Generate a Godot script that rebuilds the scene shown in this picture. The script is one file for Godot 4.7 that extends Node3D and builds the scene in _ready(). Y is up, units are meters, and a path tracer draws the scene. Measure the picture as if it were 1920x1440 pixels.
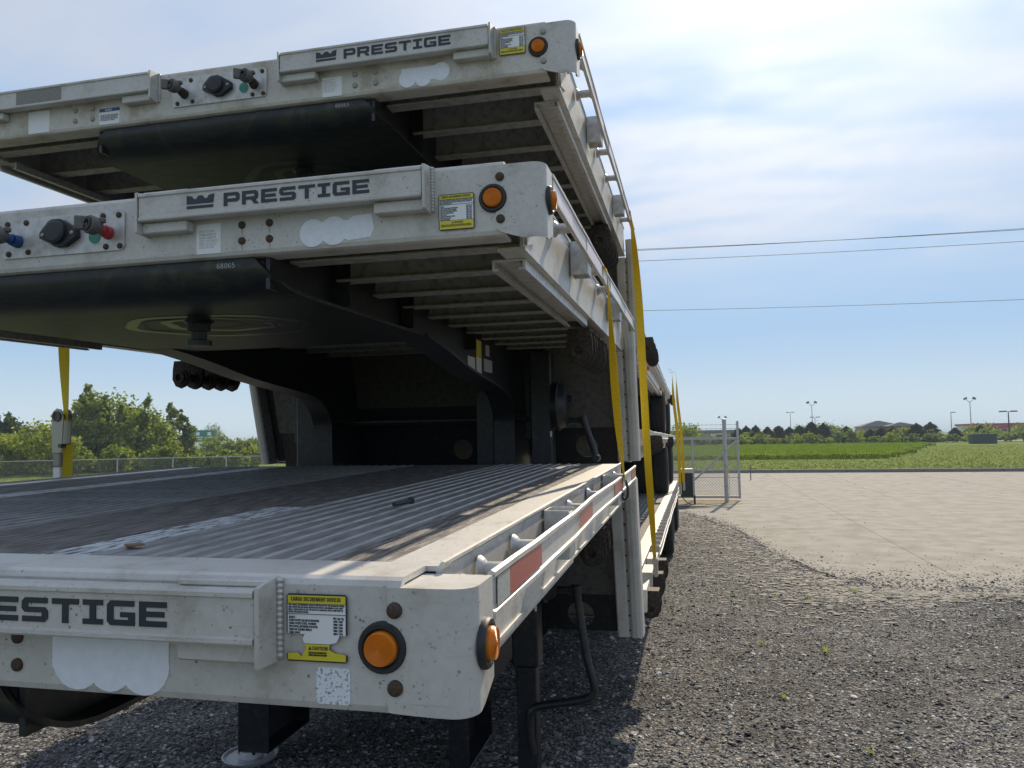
extends Node3D

const EYE := Vector3(0.0, 1.76, 0.0)
const FOCAL := 1442.0
const TILT := 0.01678            # the front decks climb by about one degree towards the step
var cam_basis := Basis(Vector3(0.972984, -0.016457, -0.230286), Vector3(0.032163, 0.997392, 0.064615), Vector3(0.228622, -0.070276, 0.970975))
var rng := RandomNumberGenerator.new()
var taken := {}
var M := {}
var cache := {}

# ---------------------------------------------------------------- mesh building
class MB:
	var v := PackedVector3Array()
	var n := PackedVector3Array()
	var c := PackedColorArray()
	var col := Color(1, 1, 1)
	var use_col := false

	func tri(a: Vector3, b: Vector3, d: Vector3, na: Vector3, nb: Vector3, nd: Vector3) -> void:
		if (b - a).cross(d - a).dot(na + nb + nd) > 0.0:
			v.append(a); v.append(d); v.append(b)
			n.append(na); n.append(nd); n.append(nb)
		else:
			v.append(a); v.append(b); v.append(d)
			n.append(na); n.append(nb); n.append(nd)
		if use_col:
			c.append(col); c.append(col); c.append(col)

	func quad(a: Vector3, b: Vector3, d: Vector3, e: Vector3, nn: Vector3) -> void:
		tri(a, b, d, nn, nn, nn)
		tri(a, d, e, nn, nn, nn)

	func quadn(a: Vector3, b: Vector3, d: Vector3, e: Vector3, na: Vector3, nb: Vector3, nd: Vector3, ne: Vector3) -> void:
		tri(a, b, d, na, nb, nd)
		tri(a, d, e, na, nd, ne)

	# box with chamfered edges
	func box(cen: Vector3, size: Vector3, ch := 0.0, bs := Basis()) -> void:
		var h := size * 0.5
		var k: float = min(ch, min(h.x, min(h.y, h.z)) * 0.6)
		var ax := [bs.x, bs.y, bs.z]
		var hh := [h.x, h.y, h.z]
		for i in 3:
			var j := (i + 1) % 3
			var l := (i + 2) % 3
			for s in [-1.0, 1.0]:
				var nn: Vector3 = ax[i] * s
				var p: Vector3 = cen + ax[i] * hh[i] * s
				var u: Vector3 = ax[j] * (hh[j] - k)
				var w: Vector3 = ax[l] * (hh[l] - k)
				quad(p - u - w, p + u - w, p + u + w, p - u + w, nn)
		if k <= 0.0:
			return
		for i in 3:
			var j := (i + 1) % 3
			var l := (i + 2) % 3
			for s in [-1.0, 1.0]:
				for t in [-1.0, 1.0]:
					var a: Vector3 = cen + ax[j] * hh[j] * s + ax[l] * (hh[l] - k) * t
					var b: Vector3 = cen + ax[j] * (hh[j] - k) * s + ax[l] * hh[l] * t
					var e: Vector3 = ax[i] * (hh[i] - k)
					var nn: Vector3 = (ax[j] * s + ax[l] * t).normalized()
					quad(a - e, a + e, b + e, b - e, nn)
		for sx in [-1.0, 1.0]:
			for sy in [-1.0, 1.0]:
				for sz in [-1.0, 1.0]:
					var a: Vector3 = cen + ax[0] * h.x * sx + ax[1] * (h.y - k) * sy + ax[2] * (h.z - k) * sz
					var b: Vector3 = cen + ax[0] * (h.x - k) * sx + ax[1] * h.y * sy + ax[2] * (h.z - k) * sz
					var d: Vector3 = cen + ax[0] * (h.x - k) * sx + ax[1] * (h.y - k) * sy + ax[2] * h.z * sz
					var nn: Vector3 = (ax[0] * sx + ax[1] * sy + ax[2] * sz).normalized()
					tri(a, b, d, nn, nn, nn)

	func span(a: Vector3, b: Vector3, ch := 0.0) -> void:
		box((a + b) * 0.5, (b - a).abs(), ch)

	func cyl(a: Vector3, b: Vector3, r0: float, r1: float, seg := 12, caps := true) -> void:
		var d := (b - a).normalized()
		var u := d.cross(Vector3.UP if abs(d.y) < 0.9 else Vector3.RIGHT).normalized()
		var w := d.cross(u)
		for i in seg:
			var t0 := TAU * i / seg
			var t1 := TAU * (i + 1) / seg
			var e0 := u * cos(t0) + w * sin(t0)
			var e1 := u * cos(t1) + w * sin(t1)
			quadn(a + e0 * r0, a + e1 * r0, b + e1 * r1, b + e0 * r1, e0, e1, e1, e0)
			if caps:
				if r0 > 0.0:
					tri(a, a + e0 * r0, a + e1 * r0, -d, -d, -d)
				if r1 > 0.0:
					tri(b, b + e0 * r1, b + e1 * r1, d, d, d)

	# surface of revolution: profile points are (radius, distance along axis)
	func lathe(o: Vector3, axis: Vector3, prof: Array, seg := 20) -> void:
		var d := axis.normalized()
		var u := d.cross(Vector3.UP if abs(d.y) < 0.9 else Vector3.RIGHT).normalized()
		var w := d.cross(u)
		for k in prof.size() - 1:
			var p: Vector2 = prof[k]
			var q: Vector2 = prof[k + 1]
			var t := (q - p)
			if t.length() < 1e-6:
				continue
			var nr := t.y / t.length()
			var nz := -t.x / t.length()
			for i in seg:
				var t0 := TAU * i / seg
				var t1 := TAU * (i + 1) / seg
				var e0 := u * cos(t0) + w * sin(t0)
				var e1 := u * cos(t1) + w * sin(t1)
				var n0 := e0 * nr + d * nz
				var n1 := e1 * nr + d * nz
				var a := o + e0 * p.x + d * p.y
				var b := o + e1 * p.x + d * p.y
				var cc := o + e1 * q.x + d * q.y
				var ee := o + e0 * q.x + d * q.y
				if p.x < 1e-6:
					tri(a, cc, ee, n0, n1, n0)
				elif q.x < 1e-6:
					tri(a, b, cc, n0, n1, n0)
				else:
					quadn(a, b, cc, ee, n0, n1, n1, n0)

	func tube(pts: Array, r: float, seg := 10) -> void:
		var rings := []
		var up := Vector3(0.3, 0.9, 0.2).normalized()
		for i in pts.size():
			var p: Vector3 = pts[i]
			var a: Vector3 = pts[max(i - 1, 0)]
			var b: Vector3 = pts[min(i + 1, pts.size() - 1)]
			var d := (b - a).normalized()
			var u := d.cross(up)
			if u.length() < 0.1:
				u = d.cross(Vector3.RIGHT)
			u = u.normalized()
			up = u.cross(d).normalized()
			var ring := []
			for k in seg:
				var t := TAU * k / seg
				ring.append([p + (u * cos(t) + up * sin(t)) * r, u * cos(t) + up * sin(t)])
			rings.append(ring)
		for i in rings.size() - 1:
			for k in seg:
				var a = rings[i][k]
				var b = rings[i][(k + 1) % seg]
				var d = rings[i + 1][(k + 1) % seg]
				var e = rings[i + 1][k]
				quadn(a[0], b[0], d[0], e[0], a[1], b[1], d[1], e[1])
		for e in [0, rings.size() - 1]:
			var nn: Vector3 = (pts[0] - pts[1]).normalized() if e == 0 else (pts[-1] - pts[-2]).normalized()
			for k in range(1, seg - 1):
				tri(rings[e][0][0], rings[e][k][0], rings[e][k + 1][0], nn, nn, nn)

	# polygon (in the plane of ux, uy at o) pushed along w
	func extrude(poly: PackedVector2Array, o: Vector3, ux: Vector3, uy: Vector3, w: Vector3, caps := true) -> void:
		var m := poly.size()
		var flip := -1.0 if Geometry2D.is_polygon_clockwise(poly) else 1.0
		for i in m:
			var p := poly[i]
			var q := poly[(i + 1) % m]
			var t := (q - p)
			if t.length() < 1e-7:
				continue
			var n2 := Vector2(t.y, -t.x).normalized() * flip
			var nn := (ux * n2.x + uy * n2.y).normalized()
			var a := o + ux * p.x + uy * p.y
			var b := o + ux * q.x + uy * q.y
			quad(a, b, b + w, a + w, nn)
		if caps:
			var nw := w.normalized()
			var idx := Geometry2D.triangulate_polygon(poly)
			for i in range(0, idx.size(), 3):
				var a := o + ux * poly[idx[i]].x + uy * poly[idx[i]].y
				var b := o + ux * poly[idx[i + 1]].x + uy * poly[idx[i + 1]].y
				var d := o + ux * poly[idx[i + 2]].x + uy * poly[idx[i + 2]].y
				tri(a, b, d, -nw, -nw, -nw)
				tri(a + w, b + w, d + w, nw, nw, nw)

	# a strip of thickness th and a width vector at every point
	func ribbon(pts: Array, sides: Array, th: float) -> void:
		for i in pts.size() - 1:
			var a: Vector3 = pts[i]
			var b: Vector3 = pts[i + 1]
			var sa: Vector3 = sides[i]
			var sb: Vector3 = sides[i + 1]
			var d := (b - a).normalized()
			var na := d.cross(sa).normalized()
			var nb := d.cross(sb).normalized()
			var ta := na * th * 0.5
			var tb := nb * th * 0.5
			quadn(a - sa + ta, a + sa + ta, b + sb + tb, b - sb + tb, na, na, nb, nb)
			quadn(a - sa - ta, a + sa - ta, b + sb - tb, b - sb - tb, -na, -na, -nb, -nb)
			quad(a + sa - ta, a + sa + ta, b + sb + tb, b + sb - tb, sa.normalized())
			quad(a - sa - ta, a - sa + ta, b - sb + tb, b - sb - tb, -sa.normalized())

	func mesh() -> ArrayMesh:
		var arr := []
		arr.resize(Mesh.ARRAY_MAX)
		arr[Mesh.ARRAY_VERTEX] = v
		arr[Mesh.ARRAY_NORMAL] = n
		if use_col:
			arr[Mesh.ARRAY_COLOR] = c
		var am := ArrayMesh.new()
		am.add_surface_from_arrays(Mesh.PRIMITIVE_TRIANGLES, arr)
		return am

# ---------------------------------------------------------------- nodes
func numbered(called: String) -> String:
	if not taken.has(called):
		taken[called] = 0
		return called
	taken[called] += 1
	return "%s_%03d" % [called, taken[called]]

func obj(called: String, mesh, mat: Material, parent: Node = null, xf := Transform3D()) -> MeshInstance3D:
	var o := MeshInstance3D.new()
	o.mesh = mesh.mesh() if mesh is MB else mesh
	o.material_override = mat
	o.transform = xf
	if parent == null:
		o.name = numbered(called)
		add_child(o)
	else:
		o.name = called
		parent.add_child(o, true)
	return o

func thing(called: String, label: String, category: String, at := Vector3.ZERO, group := "") -> Node3D:
	var o := Node3D.new()
	o.name = numbered(called)
	add_child(o)
	o.position = at
	tag(o, label, category, group)
	return o

func tag(o: Node, label: String, category: String, group := "", kind := "") -> void:
	o.set_meta("label", label)
	o.set_meta("category", category)
	if group != "":
		o.set_meta("group", group)
	if kind != "":
		o.set_meta("kind", kind)

func struct_tag(o: Node, label: String, category: String) -> void:
	tag(o, label, category, "", "structure")

func at(px: float, py: float, depth: float) -> Vector3:
	var d := cam_basis * Vector3((px - 960.0) / FOCAL, -(py - 720.0) / FOCAL, -1.0)
	return EYE + d * depth

func lin(r: float, g: float, b: float) -> Color:
	return Color(r, g, b).linear_to_srgb()

func P2(a: Array) -> PackedVector2Array:
	var p := PackedVector2Array()
	for i in range(0, a.size(), 2):
		p.append(Vector2(a[i], a[i + 1]))
	return p

func circle2(c: Vector2, r: float, seg := 20) -> PackedVector2Array:
	var p := PackedVector2Array()
	for i in seg:
		p.append(c + Vector2(cos(TAU * i / seg), sin(TAU * i / seg)) * r)
	return p

# ---------------------------------------------------------------- materials
func plain(c: Color, rough := 0.6, metal := 0.0) -> StandardMaterial3D:
	var m := StandardMaterial3D.new()
	m.albedo_color = c
	m.roughness = rough
	m.metallic = metal
	return m

# stops: [offset, linear r, g, b, ...]
func ramp(stops: Array) -> Gradient:
	var g := Gradient.new()
	var off := PackedFloat32Array()
	var cols := PackedColorArray()
	for s in stops:
		off.append(s[0])
		cols.append(lin(s[1], s[2], s[3]))
	g.offsets = off
	g.colors = cols
	return g

func noise_tex(seed_: int, freq: float, g: Gradient, size := 512, octaves := 5, type := FastNoiseLite.TYPE_SIMPLEX_SMOOTH, normal := 0.0, cell_ret := -1) -> NoiseTexture2D:
	var f := FastNoiseLite.new()
	f.seed = seed_
	f.noise_type = type
	f.frequency = freq
	f.fractal_octaves = octaves
	f.fractal_gain = 0.55
	if cell_ret >= 0:
		f.cellular_return_type = cell_ret
		f.fractal_type = FastNoiseLite.FRACTAL_NONE
	var t := NoiseTexture2D.new()
	t.noise = f
	t.width = size
	t.height = size
	t.seamless = true
	if normal > 0.0:
		t.as_normal_map = true
		t.bump_strength = normal
	elif g != null:
		t.color_ramp = g
	return t

func grained(seed_: int, freq: float, scale: Vector3, stops: Array, rough := 0.6, metal := 0.0, bump := 0.0, world := false, size := 512) -> StandardMaterial3D:
	var m := StandardMaterial3D.new()
	m.albedo_texture = noise_tex(seed_, freq, ramp(stops), size)
	m.roughness = rough
	m.metallic = metal
	m.uv1_triplanar = true
	m.uv1_world_triplanar = world
	m.uv1_scale = scale
	if bump > 0.0:
		m.normal_enabled = true
		m.normal_texture = noise_tex(seed_ + 77, freq * 2.0, null, size, 4, FastNoiseLite.TYPE_SIMPLEX_SMOOTH, bump * 8.0)
		m.normal_scale = min(bump, 1.0)
	return m

# worn paint: fine mottling, dark specks, faint drips and scratches; one square metre
func paint_image(seed_: int, base: Color, dirt: Color, dirt_share: float, specks: int) -> ImageTexture:
	var n := 768
	var f := FastNoiseLite.new()
	f.seed = seed_
	f.frequency = 0.006
	f.fractal_octaves = 6
	f.fractal_gain = 0.6
	var big := f.get_seamless_image(n, n)
	f.seed = seed_ + 5
	f.frequency = 0.06
	var fine := f.get_seamless_image(n, n)
	var bd := big.get_data()
	var fd := fine.get_data()
	var st := big.get_data_size() / (n * n)
	var out := PackedByteArray()
	out.resize(n * n * 3)
	var b3 := [base.r, base.g, base.b]
	var d3 := [dirt.r, dirt.g, dirt.b]
	var lut := []
	for k in 256:
		lut.append(int(255.0 * Color(k / 255.0, 0, 0).linear_to_srgb().r))
	for i in n * n:
		var a := bd[i * st] / 255.0
		var q := fd[i * st] / 255.0
		var t := clampf((dirt_share - a + (q - 0.5) * 0.35) * 2.6, 0.0, 0.85)
		var v := 0.94 + (q - 0.5) * 0.16 + (a - 0.5) * 0.12
		for c in 3:
			out[i * 3 + c] = lut[clampi(int(255.0 * lerpf(b3[c], d3[c], t) * v), 0, 255)]
	var img := Image.create_from_data(n, n, false, Image.FORMAT_RGB8, out)
	var r := RandomNumberGenerator.new()
	r.seed = seed_
	for k in specks:
		var x := r.randi() % (n - 8)
		var y := r.randi() % (n - 60)
		var kind := r.randf()
		var c := Color(base.r, base.g, base.b).lerp(Color(0.05, 0.04, 0.035), r.randf_range(0.3, 0.9)).linear_to_srgb()
		if kind < 0.93:
			img.fill_rect(Rect2i(x, y, 1 + r.randi() % 3, 1 + r.randi() % 3), c.lerp(base.linear_to_srgb(), r.randf_range(0.0, 0.5)))
		elif kind < 0.97:
			var l := 8 + r.randi() % 40
			var dx := r.randf_range(-0.5, 0.5)
			for j in l:
				img.fill_rect(Rect2i(clampi(x + int(dx * j), 0, n - 2), y + j, 1, 1), c.lerp(base.linear_to_srgb(), 0.62))
		else:
			var l2 := 10 + r.randi() % 60
			for j in l2:
				img.fill_rect(Rect2i((x + j) % (n - 1), clampi(y + int(j * r.randf_range(-0.05, 0.05)), 0, n - 1), 1, 1), c.lerp(base.linear_to_srgb(), 0.6))
	return ImageTexture.create_from_image(img)

func painted(tex: Texture2D, scale: Vector3, rough: float, metal := 0.0) -> StandardMaterial3D:
	var m := StandardMaterial3D.new()
	m.albedo_texture = tex
	m.uv1_triplanar = true
	m.uv1_scale = scale
	m.roughness = rough
	m.metallic = metal
	return m

func make_materials() -> void:
	var pt := paint_image(11, Color(0.53, 0.518, 0.485), Color(0.37, 0.34, 0.285), 0.40, 2600)
	M.paint = painted(pt, Vector3(1.0, 1.0, 1.0), 0.40)
	M.paint_dirty = painted(paint_image(12, Color(0.54, 0.515, 0.46), Color(0.36, 0.30, 0.21), 0.52, 3200), Vector3(1.0, 1.0, 1.0), 0.48)
	M.alu = grained(13, 0.014, Vector3(3, 3, 3), [[0.0, 0.30, 0.28, 0.25], [0.35, 0.45, 0.44, 0.42], [1.0, 0.60, 0.60, 0.59]], 0.42, 0.35)
	M.alu_dull = grained(14, 0.02, Vector3(2, 2, 2), [[0.0, 0.18, 0.17, 0.155], [0.4, 0.31, 0.30, 0.275], [1.0, 0.40, 0.39, 0.365]], 0.55, 0.2)
	M.panel = grained(31, 0.02, Vector3(2, 2, 2), [[0.0, 0.05, 0.047, 0.044], [0.4, 0.095, 0.092, 0.086], [1.0, 0.13, 0.127, 0.118]], 0.6, 0.2)
	M.rub = painted(paint_image(29, Color(0.555, 0.545, 0.515), Color(0.30, 0.285, 0.255), 0.40, 5200), Vector3(1.1, 1.1, 1.1), 0.42, 0.1)
	M.deck = grained(15, 0.02, Vector3(6, 6, 0.8), [[0.0, 0.11, 0.105, 0.10], [0.3, 0.22, 0.218, 0.215], [0.6, 0.30, 0.30, 0.30], [1.0, 0.38, 0.38, 0.38]], 0.46, 0.3)
	M.wood = grained(16, 0.02, Vector3(9, 9, 0.7), [[0.0, 0.020, 0.018, 0.017], [0.35, 0.07, 0.064, 0.06], [0.6, 0.13, 0.12, 0.112], [0.8, 0.22, 0.21, 0.195], [1.0, 0.38, 0.36, 0.33]], 0.8, 0.0, 0.6)
	M.worn_white = grained(17, 0.02, Vector3(7, 7, 1.1), [[0.0, 0.05, 0.045, 0.04], [0.38, 0.10, 0.095, 0.09], [0.44, 0.44, 0.47, 0.49], [1.0, 0.58, 0.62, 0.65]], 0.6)
	M.black = grained(18, 0.02, Vector3(2, 2, 2), [[0.0, 0.006, 0.007, 0.010], [0.5, 0.010, 0.012, 0.016], [0.72, 0.018, 0.019, 0.021], [0.85, 0.045, 0.034, 0.026], [1.0, 0.09, 0.055, 0.035]], 0.4)
	M.rusty = grained(19, 0.018, Vector3(4, 4, 4), [[0.0, 0.012, 0.011, 0.011], [0.45, 0.022, 0.019, 0.017], [0.62, 0.05, 0.03, 0.02], [1.0, 0.13, 0.065, 0.03]], 0.75)
	M.coupler = grained(20, 0.012, Vector3(0.6, 0.6, 2.4), [[0.0, 0.005, 0.007, 0.010], [0.42, 0.007, 0.010, 0.013], [0.52, 0.040, 0.042, 0.022], [0.58, 0.018, 0.020, 0.014], [0.68, 0.008, 0.011, 0.012], [1.0, 0.030, 0.027, 0.022]], 0.45)
	M.bolt = grained(21, 0.03, Vector3(12, 12, 12), [[0.0, 0.03, 0.02, 0.014], [0.5, 0.07, 0.045, 0.03], [1.0, 0.14, 0.10, 0.075]], 0.7, 0.3)
	M.grime = grained(45, 0.03, Vector3(5, 5, 5), [[0.0, 0.008, 0.009, 0.008], [0.45, 0.013, 0.015, 0.011], [1.0, 0.04, 0.04, 0.025]], 0.5)
	M.grease = plain(lin(0.006, 0.007, 0.008), 0.3)
	M.run = plain(lin(0.36, 0.32, 0.26), 0.6)
	M.bolt_pale = plain(lin(0.30, 0.28, 0.25), 0.5, 0.4)
	M.rubber = plain(lin(0.016, 0.018, 0.022), 0.55)
	M.tyre = grained(22, 0.02, Vector3(3, 3, 3), [[0.0, 0.012, 0.012, 0.013], [0.6, 0.022, 0.022, 0.023], [1.0, 0.05, 0.047, 0.042]], 0.8)
	M.amber = plain(lin(0.60, 0.175, 0.014), 0.3)
	M.amber.metallic_specular = 0.35
	M.print = plain(lin(0.018, 0.025, 0.035), 0.5)
	M.white_vinyl = grained(23, 0.02, Vector3(4, 4, 4), [[0.0, 0.66, 0.70, 0.76], [1.0, 0.76, 0.79, 0.84]], 0.4)
	M.label_white = plain(lin(0.72, 0.73, 0.74), 0.45)
	M.tape_grey = grained(44, 0.03, Vector3(6, 6, 6), [[0.0, 0.15, 0.145, 0.13], [1.0, 0.24, 0.235, 0.21]], 0.5)
	M.label_grey = plain(lin(0.40, 0.41, 0.40), 0.5)
	M.label_yellow = plain(lin(0.62, 0.53, 0.03), 0.45)
	M.label_blue = plain(lin(0.03, 0.07, 0.20), 0.45)
	M.label_green = plain(lin(0.02, 0.20, 0.14), 0.45)
	M.red_tape = grained(24, 0.03, Vector3(8, 8, 8), [[0.0, 0.20, 0.045, 0.04], [0.3, 0.34, 0.075, 0.06], [0.85, 0.42, 0.10, 0.08], [1.0, 0.62, 0.52, 0.48]], 0.35)
	M.pale_tape = grained(25, 0.03, Vector3(8, 8, 8), [[0.0, 0.24, 0.26, 0.25], [0.5, 0.36, 0.39, 0.37], [1.0, 0.5, 0.52, 0.50]], 0.35)
	M.pink_tape = grained(26, 0.03, Vector3(9, 9, 9), [[0.0, 0.42, 0.05, 0.12], [0.2, 0.60, 0.40, 0.47], [0.4, 0.68, 0.60, 0.64], [1.0, 0.72, 0.70, 0.74]], 0.4)
	M.strap = grained(27, 0.03, Vector3(6, 6, 6), [[0.0, 0.42, 0.31, 0.012], [0.4, 0.72, 0.55, 0.015], [1.0, 0.82, 0.64, 0.03]], 0.7)
	M.strap.backlight_enabled = true
	M.strap.backlight = Color(0.7, 0.7, 0.7)
	M.zinc = plain(lin(0.42, 0.40, 0.34), 0.42, 0.5)
	M.galv = grained(28, 0.03, Vector3(3, 3, 3), [[0.0, 0.30, 0.31, 0.32], [1.0, 0.46, 0.47, 0.48]], 0.5, 0.4)
	M.blue_cap = plain(lin(0.02, 0.06, 0.22), 0.5)
	M.red_cap = plain(lin(0.42, 0.03, 0.04), 0.5)
	M.cast = grained(30, 0.03, Vector3(10, 10, 10), [[0.0, 0.06, 0.055, 0.05], [1.0, 0.22, 0.20, 0.18]], 0.6, 0.3)

# ---------------------------------------------------------------- lettering
const GLYPHS := {
	"P": [1.3, [0,0,.3,0,.3,1,0,1], [.3,.76,1.3,.76,1.3,.84,1.14,1,.3,1], [1,.54,1.3,.54,1.3,.76,1,.76], [.3,.3,1.14,.3,1.3,.46,1.3,.54,.3,.54]],
	"R": [1.34, [0,0,.3,0,.3,1,0,1], [.3,.76,1.3,.76,1.3,.84,1.14,1,.3,1], [1,.56,1.3,.56,1.3,.76,1,.76], [.3,.33,1.18,.33,1.3,.46,1.3,.56,.3,.56], [.72,.33,1.06,.33,1.36,0,.98,0]],
	"E": [1.26, [0,0,.3,0,.3,1,0,1], [.3,.77,1.26,.77,1.26,1,.3,1], [.3,.39,1.16,.39,1.16,.61,.3,.61], [.3,0,1.26,0,1.26,.23,.3,.23]],
	"S": [1.3, [0,.77,1.27,.77,1.27,1,.16,1,0,.84], [0,.61,.3,.61,.3,.77,0,.77], [0,.54,.15,.39,1.3,.39,1.3,.46,1.15,.61,0,.61], [1,.23,1.3,.23,1.3,.39,1,.39], [.03,0,1.14,0,1.3,.16,1.3,.23,.03,.23]],
	"T": [1.3, [0,.77,1.3,.77,1.3,1,0,1], [.5,0,.8,0,.8,.77,.5,.77]],
	"I": [.96, [0,.78,.96,.78,.96,1,0,1], [.33,.22,.63,.22,.63,.78,.33,.78], [0,0,.96,0,.96,.22,0,.22]],
	"G": [1.3, [0,.77,1.27,.77,1.27,1,.16,1,0,.84], [0,.23,.3,.23,.3,.77,0,.77], [.16,0,1.3,0,1.3,.23,0,.23,0,.16], [1,.23,1.3,.23,1.3,.54,1,.54], [.62,.34,1,.34,1,.54,.62,.54]],
}

func word_mesh(word: String, width: float, height: float) -> MB:
	var total := 0.0
	for ch in word:
		total += GLYPHS[ch][0] + 0.2
	total -= 0.2
	var sx := width / total
	var b := MB.new()
	var x := 0.0
	for ch in word:
		var g: Array = GLYPHS[ch]
		for k in range(1, g.size()):
			b.extrude(P2(g[k]), Vector3(x, 0, 0), Vector3(sx, 0, 0), Vector3(0, height, 0), Vector3(0, 0, 0.0012))
		x += (g[0] + 0.2) * sx
	return b

func text_mesh(text: String, height: float, bold := true, mono := false) -> TextMesh:
	var f := SystemFont.new()
	f.font_names = PackedStringArray(["Droid Sans Mono" if mono else "Droid Sans"])
	if bold:
		f.font_weight = 700
	var t := TextMesh.new()
	t.font = f
	t.text = text
	t.font_size = 24
	t.pixel_size = height / 24.0
	t.depth = 0.0006
	t.curve_step = 2.0
	t.horizontal_alignment = HORIZONTAL_ALIGNMENT_LEFT
	t.line_spacing = -6.0
	return t

func crown_mesh(w: float, h: float) -> MB:
	var b := MB.new()
	b.extrude(P2([0,.34, .96,.34, 1,1, .80,.92, .74,.70, .66,.70, .57,.94, .43,.94, .34,.70, .26,.70, .2,.92, 0,1]), Vector3.ZERO, Vector3(w, 0, 0), Vector3(0, h, 0), Vector3(0, 0, 0.0012))
	b.extrude(P2([0,0, .96,0, .96,.2, 0,.2]), Vector3.ZERO, Vector3(w, 0, 0), Vector3(0, h, 0), Vector3(0, 0, 0.0012))
	return b

func slab2(poly: PackedVector2Array, z0: float, th: float) -> MB:
	var b := MB.new()
	b.extrude(poly, Vector3(0, 0, z0), Vector3.RIGHT, Vector3.UP, Vector3(0, 0, th))
	return b

func rect2(x0: float, y0: float, x1: float, y1: float, r := 0.0) -> PackedVector2Array:
	if r <= 0.0:
		return P2([x0, y0, x1, y0, x1, y1, x0, y1])
	return P2([x0 + r, y0, x1 - r, y0, x1, y0 + r, x1, y1 - r, x1 - r, y1, x0 + r, y1, x0, y1 - r, x0, y0 + r])

func union2(polys: Array) -> PackedVector2Array:
	var u: PackedVector2Array = polys[0]
	for k in range(1, polys.size()):
		var r := Geometry2D.merge_polygons(u, polys[k])
		u = r[0]
	return u

# ---------------------------------------------------------------- trailer
const HW := 1.375      # half width over the rub rails
const DE := 1.296      # half width of the deck
const FD := 3.05       # length of the front deck

func bolt_head(p: Vector3, axis: Vector3, r: float) -> MB:
	var b := MB.new()
	b.lathe(p, axis, [Vector2(r, 0), Vector2(r * 0.96, r * 0.35), Vector2(r * 0.72, r * 0.55), Vector2(r * 0.3, r * 0.66), Vector2(0, r * 0.68)], 14)
	return b

func ribbed(x0: float, x1: float, th := 0.03) -> PackedVector2Array:
	var p := PackedVector2Array()
	var g := 0.0015
	p.append(Vector2(x0 + g, -th))
	p.append(Vector2(x0 + g, -0.004))
	var w := x1 - x0
	var k := int(round(w / 0.052))
	for i in k:
		var c := x0 + w * (i + 0.5) / k
		p.append(Vector2(c - 0.0065, -0.004))
		p.append(Vector2(c - 0.0045, 0.0))
		p.append(Vector2(c + 0.0045, 0.0))
		p.append(Vector2(c + 0.0065, -0.004))
	p.append(Vector2(x1 - g, -0.004))
	p.append(Vector2(x1 - g, -th))
	return p

const BOARDS := [[-1.20, -1.09, 1], [-1.09, -0.94, 1], [-0.94, -0.80, 1], [-0.795, -0.655, 2], [-0.655, -0.495, 0], [-0.495, -0.335, 0], [-0.335, -0.175, 0], [-0.175, -0.015, 0], [-0.015, 0.145, 0],
	[0.145, 0.31, 1], [0.31, 0.52, 1], [0.522, 0.62, 2], [0.62, 0.777, 0], [0.777, 0.934, 0], [0.934, 1.091, 0], [1.091, 1.2, 1]]

func deck_boards(root: Node3D, z0: float, z1: float, xf: Transform3D) -> void:
	for d in BOARDS:
		if d[2] == 0:
			var b := MB.new()
			b.extrude(ribbed(d[0], d[1]), Vector3(0, 0, z0), Vector3.RIGHT, Vector3.UP, Vector3(0, 0, z1 - z0))
			obj("deck_plank", b, M.deck, root, xf)
		else:
			var b := MB.new()
			b.span(Vector3(d[0] + 0.002, -0.03, z0), Vector3(d[1] - 0.002, -0.003 + 0.0015 * rng.randf(), z1), 0.002)
			if d[2] == 2 and d[0] > 0.0:
				b = MB.new()
				b.span(Vector3(d[0] + 0.002, -0.03, z0), Vector3(d[1] - 0.002, -0.003, -0.93), 0.002)
				obj("painted_board", b, M.worn_white, root, xf)
				b = MB.new()
				b.span(Vector3(d[0] + 0.002, -0.03, -0.933), Vector3(d[1] - 0.002, -0.003, z1), 0.002)
				obj("deck_board", b, M.wood, root, xf)
			else:
				obj("deck_board" if d[2] == 1 else "painted_board", b, M.wood if d[2] == 1 else M.worn_white, root, xf)

func side_frame(root: Node3D, z0: float, z1: float, xf: Transform3D, side: float, name_ := "side_rail") -> void:
	var b := MB.new()
	b.extrude(P2([1.202, -0.001, 1.202, -0.009, 1.286, -0.009, 1.286, -0.196, 1.226, -0.196, 1.226, -0.205, 1.300, -0.205, 1.300, -0.196, 1.2955, -0.196, 1.2955, -0.006, 1.301, 0.0, 1.301, 0.005, 1.295, 0.006, 1.290, -0.001]), Vector3(0, 0, z0), Vector3(side, 0, 0), Vector3.UP, Vector3(0, 0, z1 - z0))
	obj(name_, b, M.rub, root, xf)

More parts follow.
